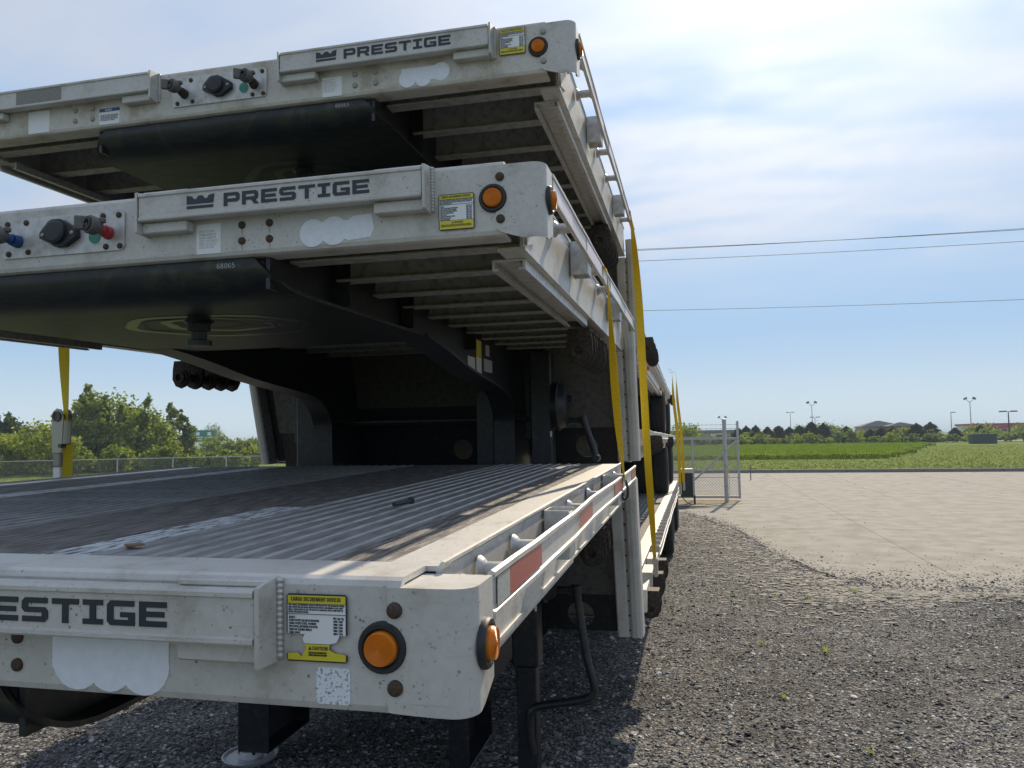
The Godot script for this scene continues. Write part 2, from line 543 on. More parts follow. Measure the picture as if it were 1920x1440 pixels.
func wavy_rail(z0: float, z1: float, side: float, amp: float, seed_: int) -> MB:
	# flat bar with a lip along the top and the bottom, slightly bent along its length
	var prof := P2([1.366, -0.010, 1.366, -0.076, 1.378, -0.076, 1.378, -0.068, 1.373, -0.066, 1.373, -0.019, 1.378, -0.017, 1.378, -0.009, 1.372, -0.006])
	var f := FastNoiseLite.new()
	f.seed = seed_
	f.frequency = 0.9
	var b := MB.new()
	var steps: int = max(2, int((z0 - z1) / 0.16))
	var m := prof.size()
	for i in steps:
		var za := lerpf(z0, z1, float(i) / steps)
		var zb := lerpf(z0, z1, float(i + 1) / steps)
		var da := Vector3(f.get_noise_1d(za), f.get_noise_1d(za + 40.0), 0) * amp
		var db := Vector3(f.get_noise_1d(zb), f.get_noise_1d(zb + 40.0), 0) * amp
		for k in m:
			var p := prof[k]
			var q := prof[(k + 1) % m]
			var t := q - p
			var n2 := Vector2(t.y, -t.x).normalized()
			var nn := Vector3(-n2.x * side, -n2.y, 0)
			if Geometry2D.is_polygon_clockwise(prof):
				nn = nn
			else:
				nn = -nn
			var A := Vector3((p.x + da.x) * side, p.y + da.y, za)
			var B := Vector3((q.x + da.x) * side, q.y + da.y, za)
			var C := Vector3((q.x + db.x) * side, q.y + db.y, zb)
			var D := Vector3((p.x + db.x) * side, p.y + db.y, zb)
			b.quad(A, B, C, D, nn)
	for e in [[z0, 1.0], [z1, -1.0]]:
		var d := Vector3(f.get_noise_1d(e[0]), f.get_noise_1d(e[0] + 40.0), 0) * amp
		var idx := Geometry2D.triangulate_polygon(prof)
		var nz := Vector3(0, 0, e[1])
		for i in range(0, idx.size(), 3):
			var tri_ := []
			for j in 3:
				var q := prof[idx[i + j]]
				tri_.append(Vector3((q.x + d.x) * side, q.y + d.y, e[0]))
			b.tri(tri_[0], tri_[1], tri_[2], nz, nz, nz)
	return b

func pocket(root: Node3D, z: float, side: float, xf: Transform3D) -> void:
	var b := MB.new()
	for s in [-1.0, 1.0]:
		b.span(Vector3(1.3015 * side, -0.004, z + s * 0.042 - 0.004), Vector3(1.3655 * side, -0.125, z + s * 0.042 + 0.004), 0.002)
	b.span(Vector3(1.3015 * side, -0.004, z - 0.038), Vector3(1.3065 * side, -0.125, z + 0.038))
	b.span(Vector3(1.3595 * side, -0.012, z - 0.038), Vector3(1.3650 * side, -0.125, z + 0.038))
	obj("stake_pocket", b, M.alu, root, xf)

func spool(root: Node3D, z: float, side: float, xf: Transform3D) -> void:
	var b := MB.new()
	b.cyl(Vector3(1.3015 * side, -0.042, z), Vector3(1.3655 * side, -0.042, z), 0.016, 0.016, 14, false)
	b.lathe(Vector3(1.3015 * side, -0.042, z), Vector3(side, 0, 0), [Vector2(0.027, 0), Vector2(0.026, 0.004), Vector2(0.021, 0.010), Vector2(0.016, 0.014)], 14)
	b.lathe(Vector3(1.3655 * side, -0.042, z), Vector3(-side, 0, 0), [Vector2(0.023, 0), Vector2(0.021, 0.005), Vector2(0.016, 0.009)], 14)
	obj("pipe_spool", b, M.alu, root, xf)

func lamp(root: Node3D, p: Vector3, axis: Vector3, r: float, xf := Transform3D()) -> void:
	var holder := Node3D.new()
	holder.name = "marker_lamp"
	holder.transform = xf
	root.add_child(holder, true)
	var g := MB.new()
	g.lathe(p, axis, [Vector2(r * 1.52, 0.0), Vector2(r * 1.50, 0.006), Vector2(r * 1.40, 0.010), Vector2(r * 1.18, 0.010), Vector2(r * 1.06, 0.007), Vector2(r * 1.03, 0.001)], 28)
	obj("grommet", g, M.rubber, holder)
	var l := MB.new()
	l.lathe(p, axis, lens_profile(r), 28)
	obj("lens", l, M.amber, holder)

func lens_profile(r: float) -> Array:
	var p := [Vector2(r * 1.02, 0.001), Vector2(r * 1.0, 0.013), Vector2(r * 0.94, 0.0160)]
	for k in 9:
		var q := 0.90 - 0.1 * k
		p.append(Vector2(r * (q + 0.03), 0.0165 + 0.0025 * (1.0 - q)))
		p.append(Vector2(r * (q + 0.012), 0.0176 + 0.0025 * (1.0 - q)))
		p.append(Vector2(r * (q - 0.03), 0.0168 + 0.0025 * (1.0 - q)))
	p.append(Vector2(0.0, 0.0195))
	return p

func caution_label(root: Node3D, x0: float, y0: float, x1: float, y1: float, torn: bool) -> void:
	var lab := Node3D.new()
	lab.name = "securement_label"
	root.add_child(lab, true)
	var z := 0.0045
	var w := x1 - x0
	var h := y1 - y0
	var border := [rect2(x0, y0, x1, y1, 0.003)]
	var body := [rect2(x0 + 0.0022, y0 + h * 0.27, x1 - 0.0022, y1 - h * 0.15)]
	var head := [rect2(x0 + 0.0022, y1 - h * 0.14, x1 - 0.0022, y1 - 0.0022)]
	var foot := [rect2(x0 + 0.0022, y0 + 0.0022, x1 - 0.0022, y0 + h * 0.26)]
	if torn:
		var tears := [P2([x0 - 0.01, y0 + h * .42, x0 + w * .2, y0 + h * .40, x0 + w * .31, y0 + h * .41, x0 + w * .27, y0 + h * .34, x0 + w * .33, y0 + h * .2, x0 + w * .25, y0 + h * .07, x0 + w * .18, y0 + h * .13, x0 - 0.01, y0 + h * .10]),
			P2([x1 + 0.01, y0 + h * .41, x0 + w * .88, y0 + h * .40, x0 + w * .83, y0 + h * .30, x0 + w * .72, y0 + h * .27, x0 + w * .70, y0 + h * .19, x0 + w * .80, y0 + h * .14, x0 + w * .93, y0 + h * .13, x1 + 0.01, y0 + h * .09])]
		for t in tears:
			for list in [border, body, foot]:
				var out := []
				for p in list:
					out.append_array(Geometry2D.clip_polygons(p, t))
				list.clear()
				list.append_array(out)
	for set_ in [["border", border, M.print, 0.0], ["print_area", body, M.label_white, 0.0008], ["heading_band", head, M.label_yellow, 0.0008], ["warning_band", foot, M.label_yellow, 0.0008]]:
		var b := MB.new()
		for p in set_[1]:
			b.extrude(p, Vector3(0, 0, z + set_[3]), Vector3.RIGHT, Vector3.UP, Vector3(0, 0, 0.0008))
		obj(set_[0], b, set_[2], lab)
	var zt := z + 0.0019
	var t1 := text_mesh("CARGO SECUREMENT DEVICES", h * 0.083)
	obj("printed_text", t1, M.print, lab, Transform3D(Basis().scaled(Vector3(w * 0.82 / max(t1.get_aabb().size.x, 0.001), 1, 1)), Vector3(x0 + w * 0.08, y1 - h * 0.075, zt)))
	var t2 := text_mesh("THE CARGO SECUREMENT DEVICES INSTALLED BY THE MANUFACTURER\nAND LISTED BELOW HAVE BEEN RATED WITH A WORKING LOAD LIMIT\n(WLL). THESE DEVICES ON THE DATE OF MANUFACTURE CONFORM TO\nCMVSS 905 REGULATIONS.", h * 0.036)
	obj("printed_text", t2, M.print, lab, Transform3D(Basis().scaled(Vector3(w * 0.93 / max(t2.get_aabb().size.x, 0.001), 1.0, 1)), Vector3(x0 + w * 0.035, y1 - h * 0.215, zt)))
	var line := MB.new()
	line.span(Vector3(x0 + 0.002, y1 - h * 0.300, zt), Vector3(x1 - 0.002, y1 - h * 0.292, zt + 0.0006))
	obj("rule", line, M.print, lab)
	var rows := "DEVICE\nSTAKE POCKET (ALUM EXTRUSION)\nSTAKE POCKET (STEEL FORMED)\nPIPE SPOOL (BETWEEN POCKETS)\nFIXED OR SLIDING WINCH\nCABLE HOOK" + ("" if torn else "\nCHAIN TIE DOWN OR D-RING\nVAN CHAIN TIE DECK\nSTEEL TIE OPENING")
	var t3 := text_mesh(rows, h * 0.04)
	var t3a := t3.get_aabb()
	var rowsh := h * (0.26 if torn else 0.40)
	obj("printed_text", t3, M.print, lab, Transform3D(Basis().scaled(Vector3(w * 0.5 / max(t3a.size.x, 0.001), rowsh / max(t3a.size.y, 0.001), 1)), Vector3(x0 + w * 0.045, y1 - h * 0.33 - rowsh * 0.5, zt)))
	var t4 := text_mesh("WLL Lbs / Kg\n5000 / 2268\n5000 / 2268\n5000 / 2268\n5000 / 2268\n4000 / 1814" + ("" if torn else "\n5000 / 2268\n5000 / 2268\n5000 / 2268"), h * 0.04)
	var t4a := t4.get_aabb()
	obj("printed_text", t4, M.print, lab, Transform3D(Basis().scaled(Vector3(w * 0.17 / max(t4a.size.x, 0.001), rowsh / max(t4a.size.y, 0.001), 1)), Vector3(x0 + w * 0.78, y1 - h * 0.33 - rowsh * 0.5, zt)))
	var t5 := text_mesh("CAUTION", h * 0.075)
	obj("printed_text", t5, M.print, lab, Transform3D(Basis().scaled(Vector3(w * 0.25 / max(t5.get_aabb().size.x, 0.001), 1, 1)), Vector3(x0 + w * 0.43, y0 + h * 0.205, zt)))
	var wt := MB.new()
	wt.extrude(P2([0, 0, 1, 0, 0.5, 1]), Vector3(x0 + w * 0.37, y0 + h * 0.178, zt), Vector3(w * 0.05, 0, 0), Vector3(0, h * 0.055, 0), Vector3(0, 0, 0.0006))
	obj("warning_triangle", wt, M.print, lab)
	var t6 := text_mesh("USED PER CARGO SECUREMENT DEVICE\nREMOVE OR DEVICE NOT LISTED ABOVE", h * 0.036)
	obj("printed_text", t6, M.print, lab, Transform3D(Basis().scaled(Vector3(w * (0.30 if torn else 0.85) / max(t6.get_aabb().size.x, 0.001), 1, 1)), Vector3(x0 + w * (0.37 if torn else 0.06), y0 + h * 0.12, zt)))

func bumper(root: Node3D, x0: float, x1: float) -> Node3D:
	var beam := Node3D.new()
	beam.name = "bumper_beam"
	root.add_child(beam, true)
	var b := MB.new()
	# shallow channel with a lip along the top and the bottom
	b.extrude(P2([-0.030, -0.012, 0.002, -0.012, 0.004, -0.015, 0.004, -0.021, 0.0, -0.023, 0.0, -0.077, 0.004, -0.079, 0.004, -0.085, 0.002, -0.088, -0.030, -0.088]), Vector3(x0, 0, 0.05), Vector3(0, 0, 1), Vector3.UP, Vector3(x1 - x0, 0, 0))
	obj("face", b, M.paint, beam)
	for e in [[x0 - 0.003, x0 + 0.135, x0 - 0.010], [x1 - 0.135, x1 + 0.003, x1 + 0.010]]:
		var k := MB.new()
		k.span(Vector3(e[0], -0.002, 0.0), Vector3(e[1], -0.0115, 0.030), 0.002)
		obj("upper_bracket", k, M.paint, beam)
		k = MB.new()
		k.span(Vector3(e[0], -0.0885, 0.0), Vector3(e[1], -0.118, 0.034), 0.003)
		obj("lower_bracket", k, M.paint, beam)
		var p := MB.new()
		p.extrude(P2([0.0005, 0.0, 0.054, -0.008, 0.054, -0.118, 0.0005, -0.122]), Vector3(min(e[2], e[0] if e[2] < x0 else e[1]), 0, 0), Vector3(0, 0, 1), Vector3.UP, Vector3(0.007, 0, 0))
		obj("end_plate", p, M.paint, beam)
		# weld bead down the edge of the end plate
		var w := MB.new()
		var xs: float = e[2] + (0.003 if e[2] > x0 else -0.003)
		for i in 14:
			w.lathe(Vector3(xs, -0.006 - i * 0.0082, 0.003), Vector3(0, -1, 0.25), [Vector2(0.0, -0.005), Vector2(0.0055, -0.003), Vector2(0.0062, 0.001), Vector2(0.004, 0.0045), Vector2(0, 0.006)], 8)
		obj("weld_bead", w, M.alu, beam)
	return beam

func winch(parent: Node3D, p: Vector3, xf: Transform3D, side: float) -> void:
	var w := Node3D.new()
	w.name = "strap_winch"
	w.transform = xf * Transform3D(Basis(), p)
	parent.add_child(w, true)
	if not cache.has("winch_frame"):
		var f := MB.new()
		for z in [-0.062, 0.056]:
			f.extrude(P2([-0.05, 0.0, 0.05, 0.0, 0.058, -0.05, 0.060, -0.11, 0.038, -0.150, 0.0, -0.165, -0.038, -0.150, -0.060, -0.11, -0.058, -0.05]), Vector3(0, 0, z), Vector3.RIGHT, Vector3.UP, Vector3(0, 0, 0.006))
		f.span(Vector3(-0.048, -0.008, -0.056), Vector3(0.048, 0.0, 0.056))
		cache.winch_frame = f.mesh()
		var d := MB.new()
		d.cyl(Vector3(0, -0.10, -0.056), Vector3(0, -0.10, 0.056), 0.027, 0.027, 14, false)
		d.lathe(Vector3(0, -0.10, 0.0), Vector3(0, 0, 1), [Vector2(0.050, 0.063), Vector2(0.050, 0.074), Vector2(0.036, 0.076), Vector2(0.036, 0.090), Vector2(0.020, 0.090), Vector2(0.018, 0.070), Vector2(0.0, 0.068)], 16)
		cache.winch_drum = d.mesh()
	obj("frame", cache.winch_frame, M.rusty, w)
	obj("drum", cache.winch_drum, M.rusty, w)

func holed_plate(x0: float, x1: float, y0: float, y1: float, z: float, th: float, holes: Array) -> MB:
	# holes: [centre x, centre y, radius], left to right, none overlapping
	var b := MB.new()
	var x := x0
	for hq in holes:
		var s: float = hq[2] * 1.25
		b.span(Vector3(x, y0, z), Vector3(hq[0] - s, y1, z + th))
		b.span(Vector3(hq[0] - s, y0, z), Vector3(hq[0] + s, hq[1] - s, z + th))
		b.span(Vector3(hq[0] - s, hq[1] + s, z), Vector3(hq[0] + s, y1, z + th))
		for i in 24:
			var a0 := TAU * i / 24.0
			var a1 := TAU * (i + 1) / 24.0
			var d0 := Vector2(cos(a0), sin(a0))
			var d1 := Vector2(cos(a1), sin(a1))
			var q0: Vector2 = d0 * s / max(abs(d0.x), abs(d0.y))
			var q1: Vector2 = d1 * s / max(abs(d1.x), abs(d1.y))
			var c := Vector3(hq[0], hq[1], 0)
			for e in [[z, -1.0], [z + th, 1.0]]:
				var zz := Vector3(0, 0, e[0])
				b.quad(c + zz + Vector3(d0.x, d0.y, 0) * hq[2], c + zz + Vector3(d1.x, d1.y, 0) * hq[2], c + zz + Vector3(q1.x, q1.y, 0), c + zz + Vector3(q0.x, q0.y, 0), Vector3(0, 0, e[1]))
			b.quad(c + Vector3(d0.x * hq[2], d0.y * hq[2], z), c + Vector3(d1.x * hq[2], d1.y * hq[2], z), c + Vector3(d1.x * hq[2], d1.y * hq[2], z + th), c + Vector3(d0.x * hq[2], d0.y * hq[2], z + th), -Vector3(d0.x, d0.y, 0))
		x = hq[0] + s
	b.span(Vector3(x, y0, z), Vector3(x1, y1, z + th))
	return b

func wheel_set(root: Node3D, z: float, y: float, xf: Transform3D) -> void:
	if not cache.has("tyre"):
		var t := MB.new()
		var R := 0.385
		var prof := [Vector2(0.235, -0.085), Vector2(0.27, -0.112), Vector2(0.33, -0.118), Vector2(0.366, -0.108), Vector2(R - 0.004, -0.09)]
		for k in 4:
			var xx := -0.09 + 0.045 * k
			prof.append_array([Vector2(R, xx + 0.004), Vector2(R, xx + 0.038), Vector2(R - 0.012, xx + 0.040), Vector2(R - 0.012, xx + 0.044)])
		prof.append_array([Vector2(R - 0.004, 0.09), Vector2(0.366, 0.108), Vector2(0.33, 0.118), Vector2(0.27, 0.112), Vector2(0.235, 0.085)])
		t.lathe(Vector3.ZERO, Vector3.RIGHT, prof, 40)
		cache.tyre = t.mesh()
		var r := MB.new()
		r.lathe(Vector3.ZERO, Vector3.RIGHT, [Vector2(0.236, -0.09), Vector2(0.215, -0.085), Vector2(0.205, 0.02), Vector2(0.13, 0.045), Vector2(0.12, 0.09), Vector2(0.05, 0.10), Vector2(0.0, 0.10)], 28)
		r.lathe(Vector3.ZERO, Vector3.RIGHT, [Vector2(0.236, 0.09), Vector2(0.222, 0.086), Vector2(0.214, 0.0)], 28)
		cache.rim = r.mesh()
	for side in [-1.0, 1.0]:
		for x in [1.215, 0.945]:
			var w := Node3D.new()
			w.name = "wheel"
			var bs := Basis() if side > 0.0 else Basis(Vector3.UP, PI)
			w.transform = xf * Transform3D(bs, Vector3(x * side, y, z))
			root.add_child(w, true)
			obj("tyre", cache.tyre, M.tyre, w)
			obj("rim", cache.rim, M.galv, w)
	var a := MB.new()
	a.cyl(Vector3(-0.84, y, z), Vector3(0.84, y, z), 0.064, 0.064, 14)
	obj("axle", a, M.black, root, xf)
	for side in [-1.0, 1.0]:
		var hgr := MB.new()
		hgr.extrude(P2([0.30, -0.40, 0.62, -0.40, 0.60, -0.56, 0.50, -0.66, 0.40, -0.62]), Vector3(0.50 * side, 0, z), Vector3(0, 0, 1), Vector3.UP, Vector3(0.10 * side, 0, 0))
		hgr.box(Vector3(0.55 * side, y + 0.02, z + 0.2), Vector3(0.08, 0.09, 0.56), 0.01)
		obj("suspension_hanger", hgr, M.black, root, xf)

func smooth_path(pts: Array, sub: int) -> Array:
	var out := []
	for i in pts.size() - 1:
		var p0: Vector3 = pts[max(i - 1, 0)]
		var p1: Vector3 = pts[i]
		var p2: Vector3 = pts[i + 1]
		var p3: Vector3 = pts[min(i + 2, pts.size() - 1)]
		for k in sub:
			out.append(p1.cubic_interpolate(p2, p0, p3, float(k) / sub))
	out.append(pts[-1])
	return out

func gladhand(root: Node3D, p: Vector3, cap: Material, turn: float) -> void:
	var g := Node3D.new()
	g.name = "air_coupling"
	g.transform = Transform3D(Basis(Vector3(0, 1, 0), turn), p)
	root.add_child(g, true)
	var s := MB.new()
	s.cyl(Vector3(0, 0, 0), Vector3(0, 0, 0.028), 0.019, 0.016, 12)
	s.cyl(Vector3(0, 0, 0.028), Vector3(-0.01, 0.004, 0.050), 0.014, 0.013, 12)
	obj("stem", s, cap, g)
	var b := MB.new()
	b.lathe(Vector3(-0.012, 0.006, 0.062), Vector3(-0.55, 0.12, 0.8), [Vector2(0, -0.022), Vector2(0.018, -0.020), Vector2(0.025, -0.008), Vector2(0.026, 0.010), Vector2(0.024, 0.014), Vector2(0.015, 0.014), Vector2(0.013, 0.004), Vector2(0.0, 0.003)], 18)
	b.box(Vector3(-0.040, 0.012, 0.066), Vector3(0.036, 0.040, 0.012), 0.004, Basis(Vector3(0, 1, 0), 0.4))
	b.box(Vector3(0.010, 0.020, 0.058), Vector3(0.020, 0.014, 0.016), 0.003)
	obj("body", b, M.cast, g)
	var r := MB.new()
	r.lathe(Vector3(-0.012, 0.006, 0.062), Vector3(-0.55, 0.12, 0.8), [Vector2(0.020, 0.0135), Vector2(0.020, 0.018), Vector2(0.012, 0.018), Vector2(0.011, 0.0135)], 18)
	obj("seal", r, M.rubber, g)

# p: number of the trailer in the stack, step height, leg length, axle height, marks
func make_trailer(root: Node3D, p: Dictionary) -> void:
	var no := Transform3D()
	# ---- front bolster
	var bol := MB.new()
	bol.extrude(P2([-0.125, 0.0, -0.012, 0.0, -0.004, -0.004, 0.0, -0.012, 0.0, -0.176, -0.004, -0.186, -0.014, -0.190, -0.075, -0.190, -0.075, -0.182, -0.014, -0.182, -0.009, -0.172, -0.009, -0.016, -0.016, -0.009, -0.125, -0.009]), Vector3(-1.27, 0, 0), Vector3(0, 0, 1), Vector3.UP, Vector3(2.54, 0, 0))
	var bolster := obj("front_bolster", bol, M.paint_dirty if p.n == 3 else M.paint, root)
	for side in [-1.0, 1.0]:
		var c := MB.new()
		var s: float = side
		# face plate with a clipped lower corner, rounded nose, side plate and lid
		var cb: float = -0.199 if p.n > 1 else -0.186
		c.extrude(P2([1.251, -0.012, 1.340, -0.012, 1.340, cb, 1.318, cb, 1.285, cb + (0.010 if p.n > 1 else 0.001), 1.262, cb + (0.018 if p.n > 1 else 0.002), 1.251, cb + (0.028 if p.n > 1 else 0.003)]), Vector3(0, 0, 0.0), Vector3(s, 0, 0), Vector3.UP, Vector3(0, 0, 0.004))
		for i in 8:
			var a0 := PI * 0.5 * i / 8.0
			var a1 := PI * 0.5 * (i + 1) / 8.0
			var q0 := Vector3((1.340 + sin(a0) * 0.035) * s, 0, -0.031 + cos(a0) * 0.035)
			var q1 := Vector3((1.340 + sin(a1) * 0.035) * s, 0, -0.031 + cos(a1) * 0.035)
			var n0 := Vector3(sin(a0) * s, 0, cos(a0))
			var n1 := Vector3(sin(a1) * s, 0, cos(a1))
			var t := Vector3(0, -0.012, 0)
			var u := Vector3(0, cb, 0)
			c.quadn(q0 + t, q1 + t, q1 + u, q0 + u, n0, n1, n1, n0)
			c.tri(q0 + t, q1 + t, Vector3(1.340 * s, -0.012, -0.031), Vector3.UP, Vector3.UP, Vector3.UP)
		c.extrude(P2([-0.031, -0.012, -0.031, cb, -0.050, cb + 0.004, -0.102, cb + 0.026, -0.102, -0.012]), Vector3(1.369 * s, 0, 0), Vector3(0, 0, 1), Vector3.UP, Vector3(0.006 * s, 0, 0))
		c.span(Vector3(1.262 * s, -0.012, 0.0), Vector3(1.340 * s, -0.020, -0.102))
		c.span(Vector3(1.340 * s, -0.012, -0.031), Vector3(1.369 * s, -0.020, -0.102))
		c.span(Vector3(1.302 * s, -0.020, -0.096), Vector3(1.369 * s, -0.150, -0.102))
		var cc := obj("corner_casting", c, M.paint, root)
		for yy in [-0.043, -0.149]:
			obj("bolt", bolt_head(Vector3(1.262 * s, yy, 0.004), Vector3(0, 0, 1), 0.0115), M.bolt_pale if p.n == 3 else M.bolt, cc)
		lamp(root, Vector3(1.243 * s, -0.095, 0.0), Vector3(0, 0, 1), 0.0238)
		lamp(root, Vector3(1.375 * s, -0.097, -0.050), Vector3(s, 0, 0), 0.0240)
	# ---- bolts on the bolster
	for x in [[0.544, 0.0], [0.626, 0.0], [-0.690, 0.0], [-0.608, 0.0]]:
		for y in [-0.107, -0.150]:
			obj("bolt", bolt_head(Vector3(x[0], y, 0.0), Vector3(0, 0, 1), 0.0105), M.bolt_pale if p.n == 3 else M.bolt, bolster)
	if p.n == 2:
		for x in [0.544, 0.626]:
			for y in [-0.107, -0.150]:
				var run := MB.new()
				run.extrude(P2([x - 0.004, y, x + 0.004, y, x + 0.0015, y - 0.026, x - 0.001, y - 0.029]), Vector3(0, 0, 0.0001), Vector3.RIGHT, Vector3.UP, Vector3(0, 0, 0.0004))
				obj("rust_run", run, M.run, bolster)
	# ---- bumper beams with the maker's name
	var br := bumper(root, 0.262, 1.072)
	var bl := bumper(root, -1.150, -0.308)
	obj("crown_mark", crown_mesh(0.083, 0.036), M.print, br, Transform3D(Basis(), Vector3(0.411, -0.066, 0.0505)))
	obj("lettering", word_mesh("PRESTIGE", 0.412, 0.0355), M.print, br, Transform3D(Basis(), Vector3(0.522, -0.0675, 0.0505)))
	var tape := MB.new()
	tape.span(Vector3(-0.933, -0.024, 0.0503), Vector3(-0.715, -0.076, 0.0513))
	obj("reflective_tape", tape, M.tape_grey, bl)
	# ---- air and light connections
	var cp := MB.new()
	cp.extrude(rect2(-0.235, -0.148, 0.180, -0.034, 0.010), Vector3(0, 0, 0.0005), Vector3.RIGHT, Vector3.UP, Vector3(0, 0, 0.005))
	var plate := obj("connection_plate", cp, M.alu, root)
	for q in [[-0.215, -0.047], [-0.150, -0.047], [-0.210, -0.135], [-0.142, -0.133], [0.110, -0.048], [0.162, -0.049], [0.120, -0.136], [0.166, -0.137]]:
		obj("bolt", bolt_head(Vector3(q[0], q[1], 0.0055), Vector3(0, 0, 1), 0.0085), M.bolt, plate)
	var so := MB.new()
	so.extrude(P2([-0.085, -0.086, -0.058, -0.056, -0.046, -0.050, -0.018, -0.050, -0.004, -0.058, 0.034, -0.080, 0.036, -0.104, 0.010, -0.118, -0.006, -0.128, -0.036, -0.128, -0.050, -0.118, -0.085, -0.102]), Vector3(0, 0, 0.0055), Vector3.RIGHT, Vector3.UP, Vector3(0, 0, 0.020))
	so.lathe(Vector3(-0.028, -0.088, 0.0255), Vector3(0, 0, 1), [Vector2(0.034, 0), Vector2(0.033, 0.010), Vector2(0.026, 0.014), Vector2(0, 0.015)], 20)
	var sock := obj("light_socket", so, M.rubber, root)
	for q in [-0.074, 0.024]:
		obj("bolt", bolt_head(Vector3(q, -0.093, 0.0255), Vector3(0, 0, 1), 0.006), M.bolt_pale, sock)
	var dot := MB.new()
	dot.lathe(Vector3(0.083, -0.104, 0.0057), Vector3(0, 0, 1), [Vector2(0.020, 0), Vector2(0.020, 0.0008), Vector2(0, 0.0008)], 24)
	obj("green_sticker", dot, M.label_green, plate)
	gladhand(root, Vector3(0.128, -0.098, 0.006), M.red_cap if p.n == 2 else M.rusty, 0.25)
	gladhand(root, Vector3(-0.178, -0.100, 0.006), M.blue_cap if p.n == 2 else M.rusty, 0.15)
	# ---- stickers
	if p.n == 1:
		caution_label(root, 1.097, -0.119, 1.191, -0.024, true)
		obj("stained_label", slab2(rect2(1.141, -0.178, 1.193, -0.127, 0.004), 0.0002, 0.0010), grained(41, 0.02, Vector3(14, 14, 14), [[0.0, 0.16, 0.15, 0.13], [0.28, 0.36, 0.36, 0.36], [0.36, 0.66, 0.70, 0.75], [1.0, 0.72, 0.75, 0.80]], 0.5), root)
	elif p.n == 2:
		caution_label(root, 1.102, -0.167, 1.195, -0.076, false)
		obj("data_label", slab2(rect2(0.406, -0.178, 0.480, -0.096, 0.002), 0.0002, 0.0010), M.label_white, root)
	else:
		caution_label(root, 1.102, -0.111, 1.197, -0.016, false)
		obj("data_label", slab2(rect2(0.411, -0.181, 0.490, -0.107), 0.0002, 0.0010), M.label_white, root)
		obj("notice_label", slab2(rect2(-0.575, -0.180, -0.480, -0.128), 0.0002, 0.0010), M.label_white, root)
		obj("notice_heading", slab2(rect2(-0.575, -0.1275, -0.480, -0.114), 0.0002, 0.0012), M.label_blue, root)
		var nt := text_mesh("NOTICE", 0.009)
		obj("printed_text", nt, M.label_white, root, Transform3D(Basis(), Vector3(-0.548, -0.121, 0.0017)))
		var nb := text_mesh("DO NOT OPERATE THIS TRAILER\nUNLESS ALL TIRES ARE INFLATED\nTO THE PRESSURE SHOWN ON\nTHE DATA PLATE. CHECK WHEEL\nNUT TORQUE AT 50 MILES.", 0.0055)
		obj("printed_text", nb, M.print, root, Transform3D(Basis(), Vector3(-0.570, -0.152, 0.0014)))
		obj("faded_label", slab2(rect2(-0.921, -0.181, -0.817, -0.088), 0.0002, 0.0010), M.label_white, root)
	if p.n > 1:
		var dl := text_mesh("VEHICLE DATA\nGVWR 80000 LB\nGAWR 20000 LB\nTIRES 255/70R22.5\nRIMS 22.5 X 8.25\nCOLD PSI 120", 0.009, false)
		obj("printed_text", dl, M.label_grey, root, Transform3D(Basis().scaled(Vector3(0.8, 1, 1)), Vector3(0.414, -0.138, 0.0014)))
	# white scalloped cover over the unit number
	var blob: PackedVector2Array
	if p.n == 1:
		blob = union2([rect2(0.692, -0.150, 0.900, -0.0895), circle2(Vector2(0.738, -0.136), 0.046), circle2(Vector2(0.797, -0.141), 0.041), circle2(Vector2(0.857, -0.140), 0.044)])
	elif p.n == 2:
		blob = union2([circle2(Vector2(0.752, -0.145), 0.037), circle2(Vector2(0.812, -0.143), 0.038), rect2(0.745, -0.168, 0.90, -0.118), P2([0.850, -0.172, 0.915, -0.166, 0.925, -0.145, 0.918, -0.106, 0.868, -0.108, 0.846, -0.124])])
	else:
		blob = union2([rect2(0.728, -0.162, 0.900, -0.112), circle2(Vector2(0.752, -0.150), 0.033), circle2(Vector2(0.812, -0.155), 0.030), circle2(Vector2(0.880, -0.137), 0.034)])
	obj("number_cover", slab2(blob, 0.0003, 0.0010), M.white_vinyl, root)
	# ---- front deck
	deck_boards(root, -0.127, -FD - 0.06, no)
	for side in [-1.0, 1.0]:
		side_frame(root, -0.104, -FD + 0.01, no, side)
		var rr := obj("rub_rail", wavy_rail(-0.112, -FD + 0.02, side, 0.006 if p.n == 1 else 0.004, 5 + p.n * 3 + int(side)), M.rub, root)
		for z in [-0.93, -2.20]:
			pocket(root, z, side, no)
		for z in [-0.29, -0.55, -1.27, -1.70, -2.62]:
			spool(root, z, side, no)
		# retro-reflective strips on the rail
		var tapes: Array = p.tapes
		for t in tapes:
			var tb := MB.new()
			tb.span(Vector3(1.3734 * side, -0.021, t[0]), Vector3(1.3746 * side, -0.065, t[1]))
			obj("reflective_tape", tb, M[t[2]], rr)
		# gusset with holes behind the front corner
		obj("gusset_plate", slab_x(P2([-0.12, -0.03, -0.20, -0.03, -0.26, -0.10, -0.24, -0.16, -0.12, -0.19]), 1.297 * side, 0.006 * side), M.rub, root)
	# ---- cross members
	var zc := -0.145
	while zc > -FD + 0.15:
		for seg in [[0.62, 1.284], [-1.284, -0.62], [-0.58, 0.58]]:
			var cm := MB.new()
			cm.span(Vector3(seg[0], -0.031, zc - 0.003), Vector3(seg[1], -0.185, zc + 0.003))
			cm.span(Vector3(seg[0], -0.185, zc - 0.030), Vector3(seg[1], -0.193, zc + 0.030), 0.002)
			obj("cross_member", cm, M.alu_dull, root)
		zc -= 0.29
